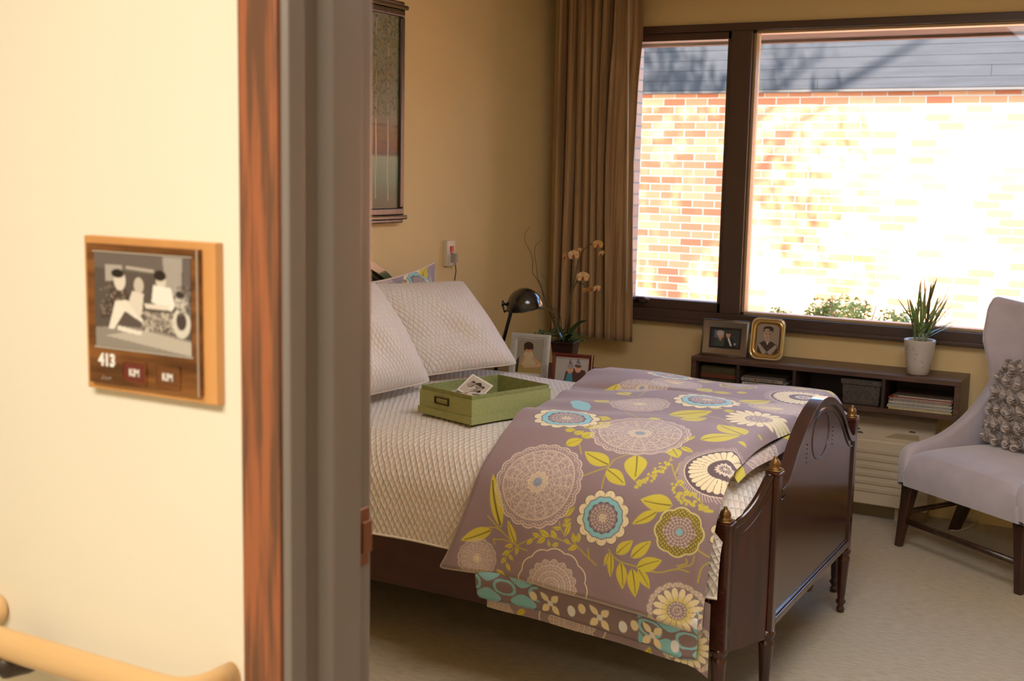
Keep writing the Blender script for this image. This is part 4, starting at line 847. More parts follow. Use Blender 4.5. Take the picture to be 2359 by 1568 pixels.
def party(A, B, w, h):
    art = Art(A, B, 'a8a49a'); X = lambda u, v: (u*w, v*h); art.poly([X(.25, 0), X(.3, .45), X(.45, .6), X(.6, .6), X(.9, .55), X(1, .2), X(1, 0)], '4f2f22'); art.poly([X(.3, 0), X(.36, .4), X(.5, .45), X(.55, 0)], '3d8594')
    for u, v, hc in ((.44, .55, '9a9088'), (.68, .6, '5a3f30')):
        art.ell(X(u, v), (.014, .017), 'cf9a7e'); art.ell(X(u, v+.11), (.015, .008), hc); art.poly([X(u-.08, v+.15), X(u+.1, v+.12), X(u-.02, v+.42)], '6a6468'); art.line([X(u-.07, v+.2), X(u+.06, v+.17)], .002, 'd8d0d0'); 
        for d in (-.03, .03): art.ell(X(u+d, v+.02), .0014, '33241c')
        art.line([X(u-.03, v-.1), X(u+.03, v-.1)], .0016, 'a04a3c')
    return art
def couple(A, B, w, h):
    art = Art(A, B, '2f3438'); X = lambda u, v: (u*w, v*h); art.poly([X(.1, .5), X(.45, .5), X(.45, .95), X(.1, .95)], '676c70')
    for k in range(9): art.line([X(.5+.06*k, .3), X(.5+.06*k, 1)], .001, '3d4248')
    art.poly([X(.1, 0), X(.18, .45), X(.32, .52), X(.46, .42), X(.52, 0)], '3f4a45'); art.ell(X(.33, .66), (.013, .018), 'c79a7a'); art.ell(X(.31, .78), (.018, .014), 'b9aea4'); art.poly([X(.28, .45), X(.38, .45), X(.33, .3)], 'b98a6c')
    art.poly([X(.45, 0), X(.5, .5), X(.62, .6), X(.78, .45), X(.92, 0)], '14181f'); art.ell(X(.6, .74), (.011, .016), 'c4977a'); art.ell(X(.6, .86), (.012, .007), '3a3430'); art.poly([X(.58, .5), X(.64, .55), X(.76, .05), X(.7, .05)], 'd9d6d0'); art.ell(X(.86, .18), (.006, .006), '9aa4ae')
    return art
def groom(A, B, w, h):
    art = Art(A, B, '9a8b78'); X = lambda u, v: (u*w, v*h)
    art.poly([X(.05, 0), X(.06, .3), X(.3, .42), X(.7, .42), X(.98, .28), X(.98, 0)], '3f342c'); art.poly([X(.05, .3), X(.16, .33), X(.5, .06), X(.42, 0), X(.3, 0)], 'a3988a'); art.poly([X(.96, .26), X(.86, .32), X(.5, .06), X(.6, 0), X(.72, 0)], 'a3988a')
    art.poly([X(.38, .42), X(.62, .42), X(.5, .3)], 'd8cdbd'); art.poly([X(.36, .41), X(.5, .36), X(.64, .41), X(.64, .34), X(.5, .36), X(.36, .34)], '2b221c')
    art.poly([X(.4, .5), X(.6, .5), X(.6, .4), X(.4, .4)], 'a58c74'); art.ell(X(.49, .64), (.2*w, .2*h), 'b79c84'); art.ell(X(.62, .64), (.05*w, .15*h), '9c826c'); art.ell(X(.5, .84), (.23*w, .085*h), '2e251f'); art.poly([X(.27, .84), X(.72, .84), X(.71, .70), X(.66, .78), X(.36, .79), X(.3, .70)], '2e251f'); art.ell(X(.44, .80), (.12*w, .035*h), 'b79c84')
    for x in (.41, .56): art.ell(X(x, .66), (.03*w, .012*h), '2e251f'); art.line([X(x-.04, .7), X(x+.04, .705)], .0016, '3a2e26')
    art.line([X(.48, .66), X(.46, .58), X(.5, .575)], .0012, '7c6450'); art.line([X(.42, .525), X(.55, .525)], .0016, '7a5446'); return art
def stand_frame(name, label, x0, x1, Y, zb, ht, wdt, fmat, painter, ang=0.0, lean=.18, mat_w=0, extra=None, par=None, grp=None):
    """frame of width x1-x0, built upright at the origin and leaned back"""
    wd = x1-x0; cx = (x0+x1)/2; th = thing(name, label, 'picture frame', (cx, Y, zb), grp)
    M = T(cx, Y, zb) @ RZ(ang) @ RX(-lean)
    parts = [((-wd/2, -.008, 0), (wd/2, .008, wdt)), ((-wd/2, -.008, ht-wdt), (wd/2, .008, ht)), ((-wd/2, -.008, 0), (-wd/2+wdt, .008, ht)), ((wd/2-wdt, -.008, 0), (wd/2, .008, ht))]
    b = MB()
    # mitred bevelled moulding, sloping inwards
    o_ = [(-wd/2, 0), (wd/2, 0), (wd/2, ht), (-wd/2, ht)]; i_ = [(-wd/2+wdt, wdt), (wd/2-wdt, wdt), (wd/2-wdt, ht-wdt), (-wd/2+wdt, ht-wdt)]
    m_ = [((a[0]*.75+c[0]*.25), (a[1]*.75+c[1]*.25)) for a, c in zip(o_, i_)]
    vs = [(p[0], .006, p[1]) for p in o_]+[(p[0], -.010, p[1]) for p in o_]+[(p[0], -.014, p[1]) for p in m_]+[(p[0], -.006, p[1]) for p in i_]+[(p[0], .006, p[1]) for p in i_]
    fs = [(r*4+k, r*4+(k+1) % 4, (r+1)*4+(k+1) % 4, (r+1)*4+k) for r in range(4) for k in range(4)]+[(16+k, 16+(k+1) % 4, (k+1) % 4, k) for k in range(4)]
    b.add(vs, fs, M); fr = obj('frame', b, fmat, th, bevel=.0008)
    b = MB(); b.box((-wd/2+wdt*.5, .002, wdt*.5), (wd/2-wdt*.5, .007, ht-wdt*.5), M); b.box((-.012, .006, .01), (.012, .010, ht*.7), M @ T(0, 0, 0) @ RX(.0)); obj('backing', b, mat('grey_backing', '4c453e', .8), th)
    b = MB(); b.add([M @ Vector(p) for p in ((-.014, .008, ht*.65), (.014, .008, ht*.65))]+[Vector((M @ Vector((-.018, ht*.35, 0))).to_tuple()[:2]+(zb+.001,)), Vector((M @ Vector((.018, ht*.35, 0))).to_tuple()[:2]+(zb+.001,))], [(0, 1, 3, 2)]); o = obj('easel_leg', b, MATS['grey_backing'], th); q = o.modifiers.new('thick', 'SOLIDIFY'); q.thickness = .003
    iw, ih = wd-2*wdt, ht-2*wdt
    if mat_w:
        b = MB(); b.box((-iw/2, -.003, wdt), (iw/2, .001, wdt+ih), M); obj('mat_board', b, mat_w[1], th); q = mat_w[0]; iw -= 2*q; ih -= 2*q; wdt += q
    picture('photograph', M @ Vector((-iw/2, -.0042, wdt)), M.to_3x3() @ Vector((1, 0, 0)), M.to_3x3() @ Vector((0, 0, 1)), iw, ih, painter, th, 110, 110)
    if extra: extra(th, M, wd, ht)
    return th
wfm = mat('white_beaded_frame', 'd8d2c4', .5, bump=.8, bs=260)
x0 = W_(1185, 800, 4.74).x; x1 = W_(1269, 800, 4.74).x
def beads(th, M, wd, ht):
    b = MB()
    for q in (.004, .012, .020):
        n = int((wd-2*q)/.006)
        for k in range(n): 
            for z in (q, ht-q): b.ball(M @ Vector((-wd/2+q+(k+.5)*(wd-2*q)/n, -.014, z)), .0027, 6, 4)
        n = int((ht-2*q)/.006)
        for k in range(n):
            for x in (-wd/2+q, wd/2-q): b.ball(M @ Vector((x, -.014, q+(k+.5)*(ht-2*q)/n)), .0027, 6, 4)
    obj('beading', b, wfm, th, True)
stand_frame('photo_frame', 'white beaded photo frame with a picture of a toddler on the nightstand', x0, x1, 4.70, NZ, .205, .030, wfm, toddler, ang=.10, extra=beads)
rfm = mat('red_lacquered_wood', '6e2418', .3, col2='571a12', vs=8, coat=.5)
x0 = W_(1266, 840, 4.60).x; x1 = W_(1354, 840, 4.60).x
def silver_line(th, M, wd, ht):
    b = MB(); t = .0016; q = .001
    b.box((wd/2-.004, -.0135, 0), (wd/2-.0015, -.0105, ht), M); b.box((-wd/2+.017, -.009, .017), (-wd/2+.0195, -.005, ht-.017), M); b.box((wd/2-.0195, -.009, .017), (wd/2-.017, -.005, ht-.017), M); b.box((-wd/2+.017, -.009, ht-.0195), (wd/2-.017, -.005, ht-.017), M); b.box((-wd/2+.017, -.009, .017), (wd/2-.017, -.005, .0195), M)
    obj('silver_line', b, mat('silver_gilding', 'c9bda6', .25, metal=.6), th)
stand_frame('photo_frame', 'red wooden photo frame with two people in party hats on the nightstand', x0, x1, 4.63, NZ, .147, .019, rfm, party, ang=.16, extra=silver_line)
# orchid with curly willow
YO = 5.02
org = thing('potted_orchid', 'peach orchid with curly willow twigs in a square brown pot beside the curtain', 'orchid', (W_(1302, 800, YO).x, YO, NZ))
oc = Vector((W_(1302, 800, YO).x, YO, NZ)); pot = MB(); pot.lathe([(.055, 0), (.075, .13), (.081, .132), (.081, .142), (.072, .142), (.07, .115), (.001, .114)], oc, 4, M=T(*oc) @ RZ(PI/4+.15) @ T(*(-oc)))
obj('pot', pot, mat('brown_ceramic_pot', '3b2318', .4, var=.2, vs=20), org, bevel=.003)
oz = NZ+.13
gleaf = mat('orchid_leaf', '4c6a30', .35, col2='35501f', vs=6, coat=.3)
def strap(b, base, tip, wd, sag=.02, n=12):
    base, tip = Vector(base), Vector(tip); d = (tip-base); side = d.cross(Vector((0, 0, 1))).normalized()
    def fn(u, v):
        p = base+d*v+Vector((0, 0, sag*math.sin(PI*v))); w_ = wd*math.sin(PI*min(1, .08+v*.92))**.6; p += side*((u-.5)*w_)+Vector((0, 0, abs(u-.5)*w_*.5)); return p
    b.grid(fn, 5, n)
for tp, wd in ((W_(1354, 737, 4.98), .045), (W_(1330, 776, 4.90), .03), (W_(1255, 780, 5.0), .03), (W_(1275, 748, 5.1), .028)):
    b = MB(); strap(b, (oc.x, oc.y, oz), tp, wd); obj('leaf', b, gleaf, org, True)
fern = mat('fern_green', '5b7a4a', .5, col2='3c5a30', vs=30)
b = MB(); rng = random.Random(3)
for k in range(230):
    a = rng.uniform(0, 2*PI); r = rng.random()**.6*.115; p = Vector((oc.x-.035+r*math.cos(a), oc.y+r*.8*math.sin(a), oz+rng.uniform(-.0, .055)*(1-r*4)+.012)); q = Vector((math.cos(a+rng.gauss(0, .6)), math.sin(a+rng.gauss(0, .6)), rng.uniform(-.4, .7)))*rng.uniform(.012, .024)
    k_ = q.orthogonal().normalized()*.005; b.add([p, p+q*.5-k_, p+q, p+q*.5+k_], [(0, 1, 2, 3)])
obj('moss_fern', b, fern, org)
stemm = mat('orchid_stem', '6c5a34', .6, col2='55502c', vs=30)
def px_path(L, Y): return [W_(x, y, Y+dy) for x, y, dy in L]
for L in ([(1302, 790, 0), (1309, 740, 0), (1316, 680, -.01), (1321, 620, -.02), (1323, 592, -.03), (1319, 578, -.04)], [(1300, 790, 0), (1303, 740, .01), (1313, 690, .01), (1325, 640, 0), (1332, 600, -.02), (1345, 575, -.03), (1362, 562, -.04), (1376, 560, -.05), (1386, 574, -.05)], [(1306, 770, -.01), (1312, 720, -.02), (1320, 668, -.03), (1330, 645, -.04), (1345, 655, -.05), (1358, 668, -.06), (1374, 664, -.06)], [(1296, 780, .03), (1285, 735, .03), (1262, 712, -.02), (1228, 708, -.10), (1203, 714, -.14)]):
    P = px_path(L, YO)
    b = MB(); b.tube(P, [.0036]+[.0028]*(len(P)-2)+[.0015], 7); obj('flower_stem', b, stemm, org, True)
b = MB(); b.tube(px_path([(1299, 795, 0), (1306, 720, 0), (1322, 640, 0), (1326, 612, 0)], YO), .0026, 6); obj('support_stake', b, mat('bamboo_stake', '7b6a42', .6), org, True)
petm = mat('peach_petal', 'd8a680', .5, col2='d0b06a', vs=45, lo=.3, hi=.7, sheen=.2); lipm = mat('crimson_lip', 'a83a2a', .5)
petg = mat('yellow_green_petal', 'c6a84a', .5, col2='d08f55', vs=45, lo=.3, hi=.7, sheen=.2)
def blossom(c, r, yaw, pitch, m):
    M = T(*c) @ RZ(yaw) @ RX(pitch); b = MB()
    def petal(ang, ln, wd):
        def fn(u, v):
            rr = ln*v; w_ = wd*math.sin(PI*min(1, .12+.88*v))**.7*(u-.5)*2; x = math.sin(ang)*rr+math.cos(ang)*w_*.5; z = math.cos(ang)*rr-math.sin(ang)*w_*.5
            return (x, -.12*r-.25*r*(v**2)+.25*abs(u-.5)*r, z)
        b.grid(fn, 7, 8, M)
    for a, l, w_ in ((0, r, r*.8), (PI*.69, r*.95, r*.65), (-PI*.69, r*.95, r*.65), (PI*.40, r*1.05, r*1.35), (-PI*.40, r*1.05, r*1.35)): petal(a, l, w_)
    f = obj('blossom', b, m, org, True)
    b = MB(); b.ball(M @ Vector((0, -.3*r, -.12*r)), (r*.16, r*.22, r*.3), 8, 6); b.ball(M @ Vector((.0, -.35*r, -.36*r)), (r*.22, r*.1, r*.12), 8, 5); b.tube([c, M @ Vector((0, .25*r, .15*r))], .0018, 5); obj('lip', b, lipm, f, True)
for px, py, r, yw, pt, dy, m_ in ((1378, 563, .024, .3, .2, -.06, petg), (1384, 583, .018, 1.2, .5, -.06, petg), (1303, 592, .020, -.7, .1, -.05, petm), (1322, 588, .027, .3, 0, -.07, petm), (1334, 577, .016, 1.4, .2, -.05, petg), (1343, 638, .029, .5, .1, -.06, petm), (1352, 668, .021, .2, .8, -.07, petg), (1363, 665, .018, -.3, .6, -.07, petg), (1374, 664, .019, 1.0, .3, -.07, petm), (1201, 716, .019, .2, .9, -.14, petg)):
    blossom(W_(px, py, YO+dy), r, yw, pt, m_)
wil = mat('willow_twig', '55401f', .7)
for L in ([(1290, 790, 0), (1282, 745, 0), (1270, 725, 0), (1254, 695, 0), (1248, 665, 0), (1237, 642, 0), (1226, 628, 0), (1228, 600, 0), (1222, 580, 0), (1208, 553, 0), (1210, 535, 0), (1222, 522, 0)], [(1292, 790, .02), (1262, 705, .02), (1253, 680, .02), (1246, 655, .03), (1238, 640, .02), (1236, 615, .02), (1231, 580, .02), (1233, 566, .02), (1248, 552, .02)], [(1290, 780, -.02), (1276, 740, 0), (1274, 715, -.02), (1266, 700, 0), (1262, 670, 0), (1260, 650, 0), (1247, 629, 0)], [(1293, 785, 0), (1280, 752, -.02), (1276, 735, -.02), (1280, 715, -.02), (1265, 706, -.02)], [(1297, 790, 0), (1292, 730, .0), (1280, 710, .0), (1263, 707, 0)]):
    P = px_path(L, YO); P = [Vector(q) for q in np.column_stack([np.interp(np.linspace(0, len(P)-1, len(P)*4), range(len(P)), [p[i] for p in P]) for i in range(3)])]
    b = MB(); b.tube(P, np.linspace(.0024, .0009, len(P)).tolist(), 6); obj('willow_twig', b, wil, org, True)

# ---------------------------------------------------------------- green box with photographs on the bed
bx = thing('storage_box', 'open green linen box with a metal label holder lying on the quilt', 'box', (-2.05, 3.5, .733))
linen = mat('green_linen', 'a4a86a', .8, col2='989c60', vs=220, lo=.35, hi=.65, bump=.5, bs=180, stretch=(1, 1, .5)); linen_in = mat('green_linen_inside', '90945a', .85, col2='80844e', vs=90)
BC = Vector((-1.948, 3.290, 0)); BL_ = Vector((-2.205, 3.372, 0)); BR_ = Vector((-1.917, 3.655, 0))
ex = (BC-BL_); LX = ex.length; ex = ex.normalized(); ey = Vector((-ex.y, ex.x, 0)); LY = .365
Mb = Matrix(((ex.x, ey.x, 0, BL_.x), (ex.y, ey.y, 0, BL_.y), (0, 0, 1, .736), (0, 0, 0, 1))) @ RX(.0)
def walls(b, x0, y0, x1, y1, z0, z1, t):
    b.box((x0, y0, z0), (x1, y0+t, z1), Mb); b.box((x0, y1-t, z0), (x1, y1, z1), Mb); b.box((x0, y0+t, z0), (x0+t, y1-t, z1), Mb); b.box((x1-t, y0+t, z0), (x1, y1-t, z1), Mb)
b = MB(); b.box((.003, .003, 0), (LX-.003, LY-.003, .004), Mb); walls(b, .003, .003, LX-.003, LY-.003, 0, .080, .003); obj('tray', b, linen, bx, bevel=.0006)
b = MB(); walls(b, -.001, -.001, LX+.001, LY+.001, 0, .024, .003); obj('lid_below', b, linen, bx, bevel=.0006, label='lid slipped under the box')
b = MB(); walls(b, .007, .007, LX-.007, LY-.007, .004, .094, .002); obj('inner_rim', b, linen_in, bx, bevel=.0004)
b = MB(); x0, x1, z0, z1, t = .085, .155, .044, .068, .0035
b.box((x0, -.003, z0), (x1, .003, z0+t), Mb); b.box((x0, -.003, z1-t), (x1, .003, z1), Mb); b.box((x0, -.003, z0), (x0+t, .003, z1), Mb); b.box((x1-t, -.003, z0), (x1, .003, z1), Mb); obj('label_holder', b, mat('dark_bronze_holder', '4a3520', .35, metal=.5), bx, bevel=.0008)
def crowd(seed):
    def f(A, B, w, h):
        art = Art(A, B, 'c4bcae'); rng = random.Random(seed); m_ = .05
        for k in range(26): art.ell((rng.uniform(.25, .85)*w, rng.uniform(.2, .7)*h), (rng.uniform(.004, .012), rng.uniform(.004, .013)), rng.choice(['5d5048', '8a7c70', '3c322d', 'a89c8e', 'd5cbbd']))
        for k in range(4): art.ell(((.3+.15*k)*w, .62*h), (.006, .008), 'a59482'); art.ell(((.3+.15*k)*w, .69*h), (.007, .004), '3a2f2a')
        for e in ([(0, 0), (w, 0)], [(0, h), (w, h)], [(0, 0), (0, h)], [(w, 0), (w, h)]): art.line(e, .012, 'e8e2d6')
        return art
    return f
def plane(o, ax, up):
    ax, up = Vector(ax).normalized(), Vector(up).normalized(); up = (up-ax*up.dot(ax)).normalized(); n_ = ax.cross(up)
    return Mb @ Matrix(((ax.x, up.x, n_.x, o[0]), (ax.y, up.y, n_.y, o[1]), (ax.z, up.z, n_.z, o[2]), (0, 0, 0, 1)))
for i, (o_, ax_, up_, pw, ph, lab) in enumerate((((.030, .144, .066), (.091, .010, -.028), (.022, .064, .042), .10, .082, 'faded group photograph propped up highest in the green box'),
        ((.020, .075, .052), (1, .25, .02), (-.25, 1, .10), .115, .085, 'photograph lying at the near end of the green box, left of the others'), ((.125, .085, .060), (1, .5, .0), (-.5, 1, .06), .10, .075, 'photograph lying under the propped one in the green box'))):
    M = plane(o_, ax_, up_); t = thing('photograph', lab, 'photograph', M @ Vector((pw/2, ph/2, 0)), 'loose photographs in the green box')
    picture('print', M @ Vector((0, 0, .0006)), M.to_3x3() @ Vector((1, 0, 0)), M.to_3x3() @ Vector((0, 1, 0)), pw, ph, crowd(i), t, 80, 60)
    obj('paper', MB().box((0, 0, -.0006), (pw, ph, .0004), M), mat('paper_white', 'b5aa98', .7), t)
for i, (u, v, a) in enumerate(((.03, .05, 0),)):
    t = thing('photograph', ['stack of white paper prints under the photographs in the green box', 'stack of prints filling the far half of the green box'][i], 'photographs', Mb @ Vector((u, v, .004)), None)
    b = MB()
    for k in range(8): b.box((-.0, -.0, .005+k*.0053), (.20, .20, .0095+k*.0053), Mb @ T(u+.003*math.sin(k*2), v+.003*math.cos(k*3), 0))
    obj('print_stack', b, MATS['paper_white'], t)

# ---------------------------------------------------------------- wall shelf and its contents
SX0, SX1, SY0, SZ0, SZ1 = -2.018, -.786, 5.47, .510, .684
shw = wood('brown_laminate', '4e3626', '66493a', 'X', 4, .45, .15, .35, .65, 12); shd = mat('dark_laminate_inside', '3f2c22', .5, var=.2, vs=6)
sf = thing('wall_shelf', 'long brown cubby shelf mounted on the wall under the window', 'shelf', (-1.4, YW, SZ0))
obj('top_panel', MB().box((SX0, SY0, SZ1-.022), (SX1, YW-.001, SZ1)), shw, sf, bevel=.0015)
obj('bottom_panel', MB().box((SX0, SY0, SZ0), (SX1, YW-.001, SZ0+.02)), shw, sf, bevel=.0015)
for x in (SX0, SX1-.024): obj('side_panel', MB().box((x, SY0, SZ0+.02), (x+.024, YW-.001, SZ1-.022)), shw, sf, bevel=.0015)
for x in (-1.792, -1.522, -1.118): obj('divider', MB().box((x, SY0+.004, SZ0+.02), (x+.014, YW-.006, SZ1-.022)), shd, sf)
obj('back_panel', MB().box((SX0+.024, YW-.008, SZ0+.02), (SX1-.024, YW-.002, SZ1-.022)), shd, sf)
z = SZ0+.0205
t = thing('fabric_bin', 'dull green cloth bin in the left compartment of the wall shelf', 'storage bin', (-1.9, 5.6, z))
b = MB(); b.box((-1.985, 5.50, z), (-1.80, 5.70, z+.112)); obj('body', b, mat('olive_canvas', '4f4527', .85, var=.25, vs=20), t, bevel=.02, seg=3)
obj('rust_trim', MB().box((-1.975, 5.492, z+.055), (-1.80, 5.502, z+.075)), mat('rust_ribbon', '6a3518', .7), t)
# books
bc = [('b3a893', 'cream'), ('9d9384', 'pale grey'), ('b9b2a4', 'white')]
zz = z
for i, (wd, dp, hh_, col, lab) in enumerate(((.215, .17, .030, 'a09684', 'thick pale book at the bottom of the pile of three on the wall shelf'), (.205, .165, .024, 'bdb4a4', 'white book in the middle of the pile of three on the wall shelf'), (.20, .16, .020, '9a8f80', 'pale book with a dark spine title, topmost of the three on the wall shelf'))):
    x0 = -1.768-(i == 2)*.006; t = thing('book', lab, 'book', (x0+wd/2, 5.56, zz), 'books piled on the wall shelf'); y0 = 5.49+.003*i
    b = MB(); b.box((x0, y0, zz), (x0+wd, y0+.003, zz+hh_)); b.box((x0, y0, zz), (x0+wd, y0+dp, zz+.002)); b.box((x0, y0, zz+hh_-.002), (x0+wd, y0+dp, zz+hh_)); obj('cover', b, mat('book_cover_'+'abc'[i], col, .6), t)
    obj('pages', MB().box((x0+.003, y0+.003, zz+.002), (x0+wd-.003, y0+dp-.003, zz+hh_-.002)), mat('book_pages', 'b0a084', .9, var=.2, vs=200, stretch=(.1, .1, 6)), t)
    if i:
        b = MB(); rng = random.Random(i); x = x0+.012
        while x < x0+wd-.02:
            w_ = rng.choice([.003, .004, .005]); b.box((x, y0-.0006, zz+hh_*.3), (x+w_*.7, y0+.0002, zz+hh_*.7)); x += w_+rng.choice([.001, .0015, .006])
        obj('spine_marks', b, mat('dark_ink', '3a2f2a', .7), t)
        obj('red_mark', MB().box((x0+wd*.33, y0-.0008, zz+hh_*.25), (x0+wd*.33+.008, y0+.0002, zz+hh_*.75)), mat('red_ink', '8a3a2c', .7), t)
    zz += hh_+.0003
# woven basket with lid
t = thing('woven_box', 'grey woven lidded box in the wall shelf right of the empty compartment', 'box', (-1.21, 5.58, z))
wv = mat('grey_paper_weave', '5c534c', .9, col2='4a423c', vs=90, bump=1.0, bs=110, lo=.4, hi=.6)
def rbox(b, x0, x1, y0, y1, z0, z1, f=.006):
    vs = [(x0+f, y0+f, z0), (x1-f, y0+f, z0), (x1-f, y1-f, z0), (x0+f, y1-f, z0), (x0, y0, z1), (x1, y0, z1), (x1, y1, z1), (x0, y1, z1)]; b.add(vs, [(0, 3, 2, 1), (4, 5, 6, 7), (0, 1, 5, 4), (1, 2, 6, 5), (2, 3, 7, 6), (3, 0, 4, 7)])
b = MB(); rbox(b, -1.300, -1.128, 5.492, 5.69, z, z+.095); obj('body', b, wv, t, bevel=.006)
b = MB(); rbox(b, -1.306, -1.122, 5.486, 5.696, z+.088, z+.116, .001); obj('lid', b, wv, t, bevel=.008, seg=3)
# magazines
zz = z; rng = random.Random(6)
mags = [(.0085, 'b9a15a', 'mustard spined magazine at the bottom of the magazine pile'), (.006, 'c9c4b8', 'white magazine second from the bottom of the magazine pile'), (.0075, 'a8a79c', 'grey magazine third from the bottom of the magazine pile'), (.006, '7f8f7a', 'greenish magazine near the middle of the magazine pile'), (.007, 'c4bbaa', 'cream magazine in the middle of the magazine pile'), (.0065, '6a5c54', 'dark magazine just above the middle of the magazine pile'), (.0065, 'beb8ac', 'pale magazine third from the top of the magazine pile'), (.0055, 'a23c34', 'red magazine second from the top of the magazine pile'), (.010, '6b5a4c', 'brown folder topmost of the magazine pile')]
for i, (hh_, col, lab) in enumerate(mags):
    x0 = -1.092+rng.uniform(-.006, .008); x1 = -.816+rng.uniform(-.006, .003); y0 = 5.478+rng.uniform(0, .012)
    if i == 8: x0 += .028
    t = thing('magazine', lab, 'magazine', ((x0+x1)/2, 5.58, zz), 'magazines in the wall shelf')
    obj('cover', MB().box((x0, y0, zz), (x1, y0+.2, zz+hh_)), mat('magazine_cover_'+'abcdefghi'[i], col, .45), t, bevel=.0012)
    obj('page_edges', MB().box((x0+.02, y0-.0006, zz+hh_*.3), (x1-.01, y0+.001, zz+hh_*.7)), mat('page_edge_white', 'cfc6b4', .8, var=.4, vs=80, stretch=(3, 1, 1)), t)
    zz += hh_+.0003
# frames on the shelf
sil = mat('brushed_silver', '8f8270', .34, metal=.75, var=.15, vs=90, stretch=(8, 1, 1)); dmat = mat('black_mat_board', '2c2622', .8)
def outer_bead(th, M, wd, ht):
    b = MB(); 
    for a_, c_ in (((-wd/2, 0, 0), (wd/2, 0, 0)), ((wd/2, 0, 0), (wd/2, 0, ht)), ((wd/2, 0, ht), (-wd/2, 0, ht)), ((-wd/2, 0, ht), (-wd/2, 0, 0))): b.tube([M @ (Vector(a_)+Vector((0, -.010, 0))), M @ (Vector(c_)+Vector((0, -.010, 0)))], .0025, 8)
    obj('outer_bead', b, mat('tarnished_silver', '6d665c', .3, metal=.8), th, True)
stand_frame('photo_frame', 'wide brushed silver photo frame with a formally dressed couple on the wall shelf', -2.0, -1.772, 5.56, SZ1+.0005, .172, .036, sil, couple, ang=.05, lean=.16, mat_w=(.010, dmat), extra=outer_bead)
# octagonal glass frame
zb = SZ1+.0005; wd, ht = .164, .200; t = thing('photo_frame', 'octagonal gold and glass frame with a portrait of a man in a bow tie', 'picture frame', (-1.672, 5.54, zb))
M = T(-1.672, 5.54, zb+.002) @ RX(-.14); cx = .036
def octo(s, rr=8):
    w2, h2, c = wd/2*s, ht/2*s, cx*(.6+.4*s); P = []
    for (x, y, a0) in ((w2-c, h2-c, 0), (-w2+c, h2-c, 1), (-w2+c, -h2+c, 2), (w2-c, -h2+c, 3)):
        for k in range(rr+1): a = (a0+k/rr)*PI/2; P.append((x+c*math.cos(a), y+c*math.sin(a)+ht/2))
    return P
def ringo(b, s0, s1, ya, yb, yback):
    a, c = octo(s0), octo(s1); n = len(a); vs = [(p[0], ya, p[1]) for p in a]+[(p[0], yb, p[1]) for p in c]+[(p[0], yback, p[1]) for p in c]+[(p[0], yback, p[1]) for p in a]
    b.add(vs, [(r*n+k, r*n+(k+1) % n, ((r+1) % 4)*n+(k+1) % n, ((r+1) % 4)*n+k) for r in range(4) for k in range(n)], M)
b = MB(); ringo(b, 1.0, .90, -.012, -.016, -.002); obj('outer_rim', b, mat('pale_gold_edge', 'e0cfa6', .12, metal=.6), t, True)
b = MB(); ringo(b, .90, .70, -.015, -.003, .0); obj('gold_bevel', b, mat('amber_gold', 'c9a562', .2, metal=.7), t, True)
pts = octo(.92); b = MB(); b.add([(p[0], .001, p[1]) for p in pts]+[(p[0], .005, p[1]) for p in pts], [tuple(range(len(pts)))[::-1], tuple(range(len(pts), 2*len(pts)))]+[(k, (k+1) % len(pts), len(pts)+(k+1) % len(pts), len(pts)+k) for k in range(len(pts))], M); obj('backing', b, MATS['grey_backing'], t)
picture('portrait', M @ Vector((-.054, -.0022, .030)), M.to_3x3() @ Vector((1, 0, 0)), M.to_3x3() @ Vector((0, 0, 1)), .108, .142, groom, t, 130, 150)
b = MB(); b.ball(M @ Vector((-.045, -.004, .004)), (.007, .007, .005), 10, 6); b.ball(M @ Vector((.045, -.004, .004)), (.007, .007, .005), 10, 6); b.tube([M @ Vector((0, .004, .13)), Vector((-1.672, 5.61, zb+.002))], .003, 6); obj('glass_foot', b, MATS['pale_gold_edge'], t, True)
# spiky plant
px_, py_ = -.986, 5.575; t = thing('potted_dracaena', 'spiky green plant in a white tapered pot on the wall shelf', 'potted plant', (px_, py_, SZ1)); z = SZ1+.0005
b = MB(); b.lathe([(.001, 0), (.044, 0), (.048, .003), (.054, .04), (.0605, .09), (.066, .135), (.0685, .152), (.067, .156), (.062, .154), (.058, .13), (.001, .129)], (px_, py_, z), 48)
potm = mat('glazed_white_pot', 'c9c0b4', .3, coat=.3, var=.04, vs=6); pt_ = obj('pot', b, potm, t, True)
b = MB(); rng = random.Random(8)
for k in range(11):
    a = -PI/2+rng.uniform(-1.3, 1.3); zz = rng.uniform(.03, .13); r = .0495+.14*zz*.9-.0008
    r = np.interp(zz, [.04, .09, .135], [.054, .0605, .066])+.0006; p = Vector((px_+r*math.cos(a), py_+r*math.sin(a), z+zz)); q = Vector((-math.sin(a), math.cos(a), 0)); rot = rng.uniform(0, 3); L1 = (q*math.cos(rot)+Vector((0, 0, math.sin(rot))))*.008; L2 = (q*-math.sin(rot)+Vector((0, 0, math.cos(rot))))*.003
    b.add([p-L1, p-L2, p+L1, p+L2], [(0, 1, 2, 3)])
obj('leaf_motif', b, mat('faded_blue_grey_print', '8f9aa0', .5), pt_)
obj('soil', MB().lathe([(.001, .131), (.058, .131), (.058, .127), (.001, .127)], (px_, py_, z), 24), mat('potting_soil', '3a2c20', .95, var=.4, vs=60, bump=.6), t)
dr = mat('dracaena_leaf', '7a9650', .4, col2='93ad66', vs=10, coat=.1); drd = mat('dracaena_leaf_purple', '5a4a3c', .45, col2='6b6a40', vs=10)
rng = random.Random(21); cs = [(-.02, 0, .10), (.012, -.01, .12), (.02, .015, .11), (-.005, .012, .13)]
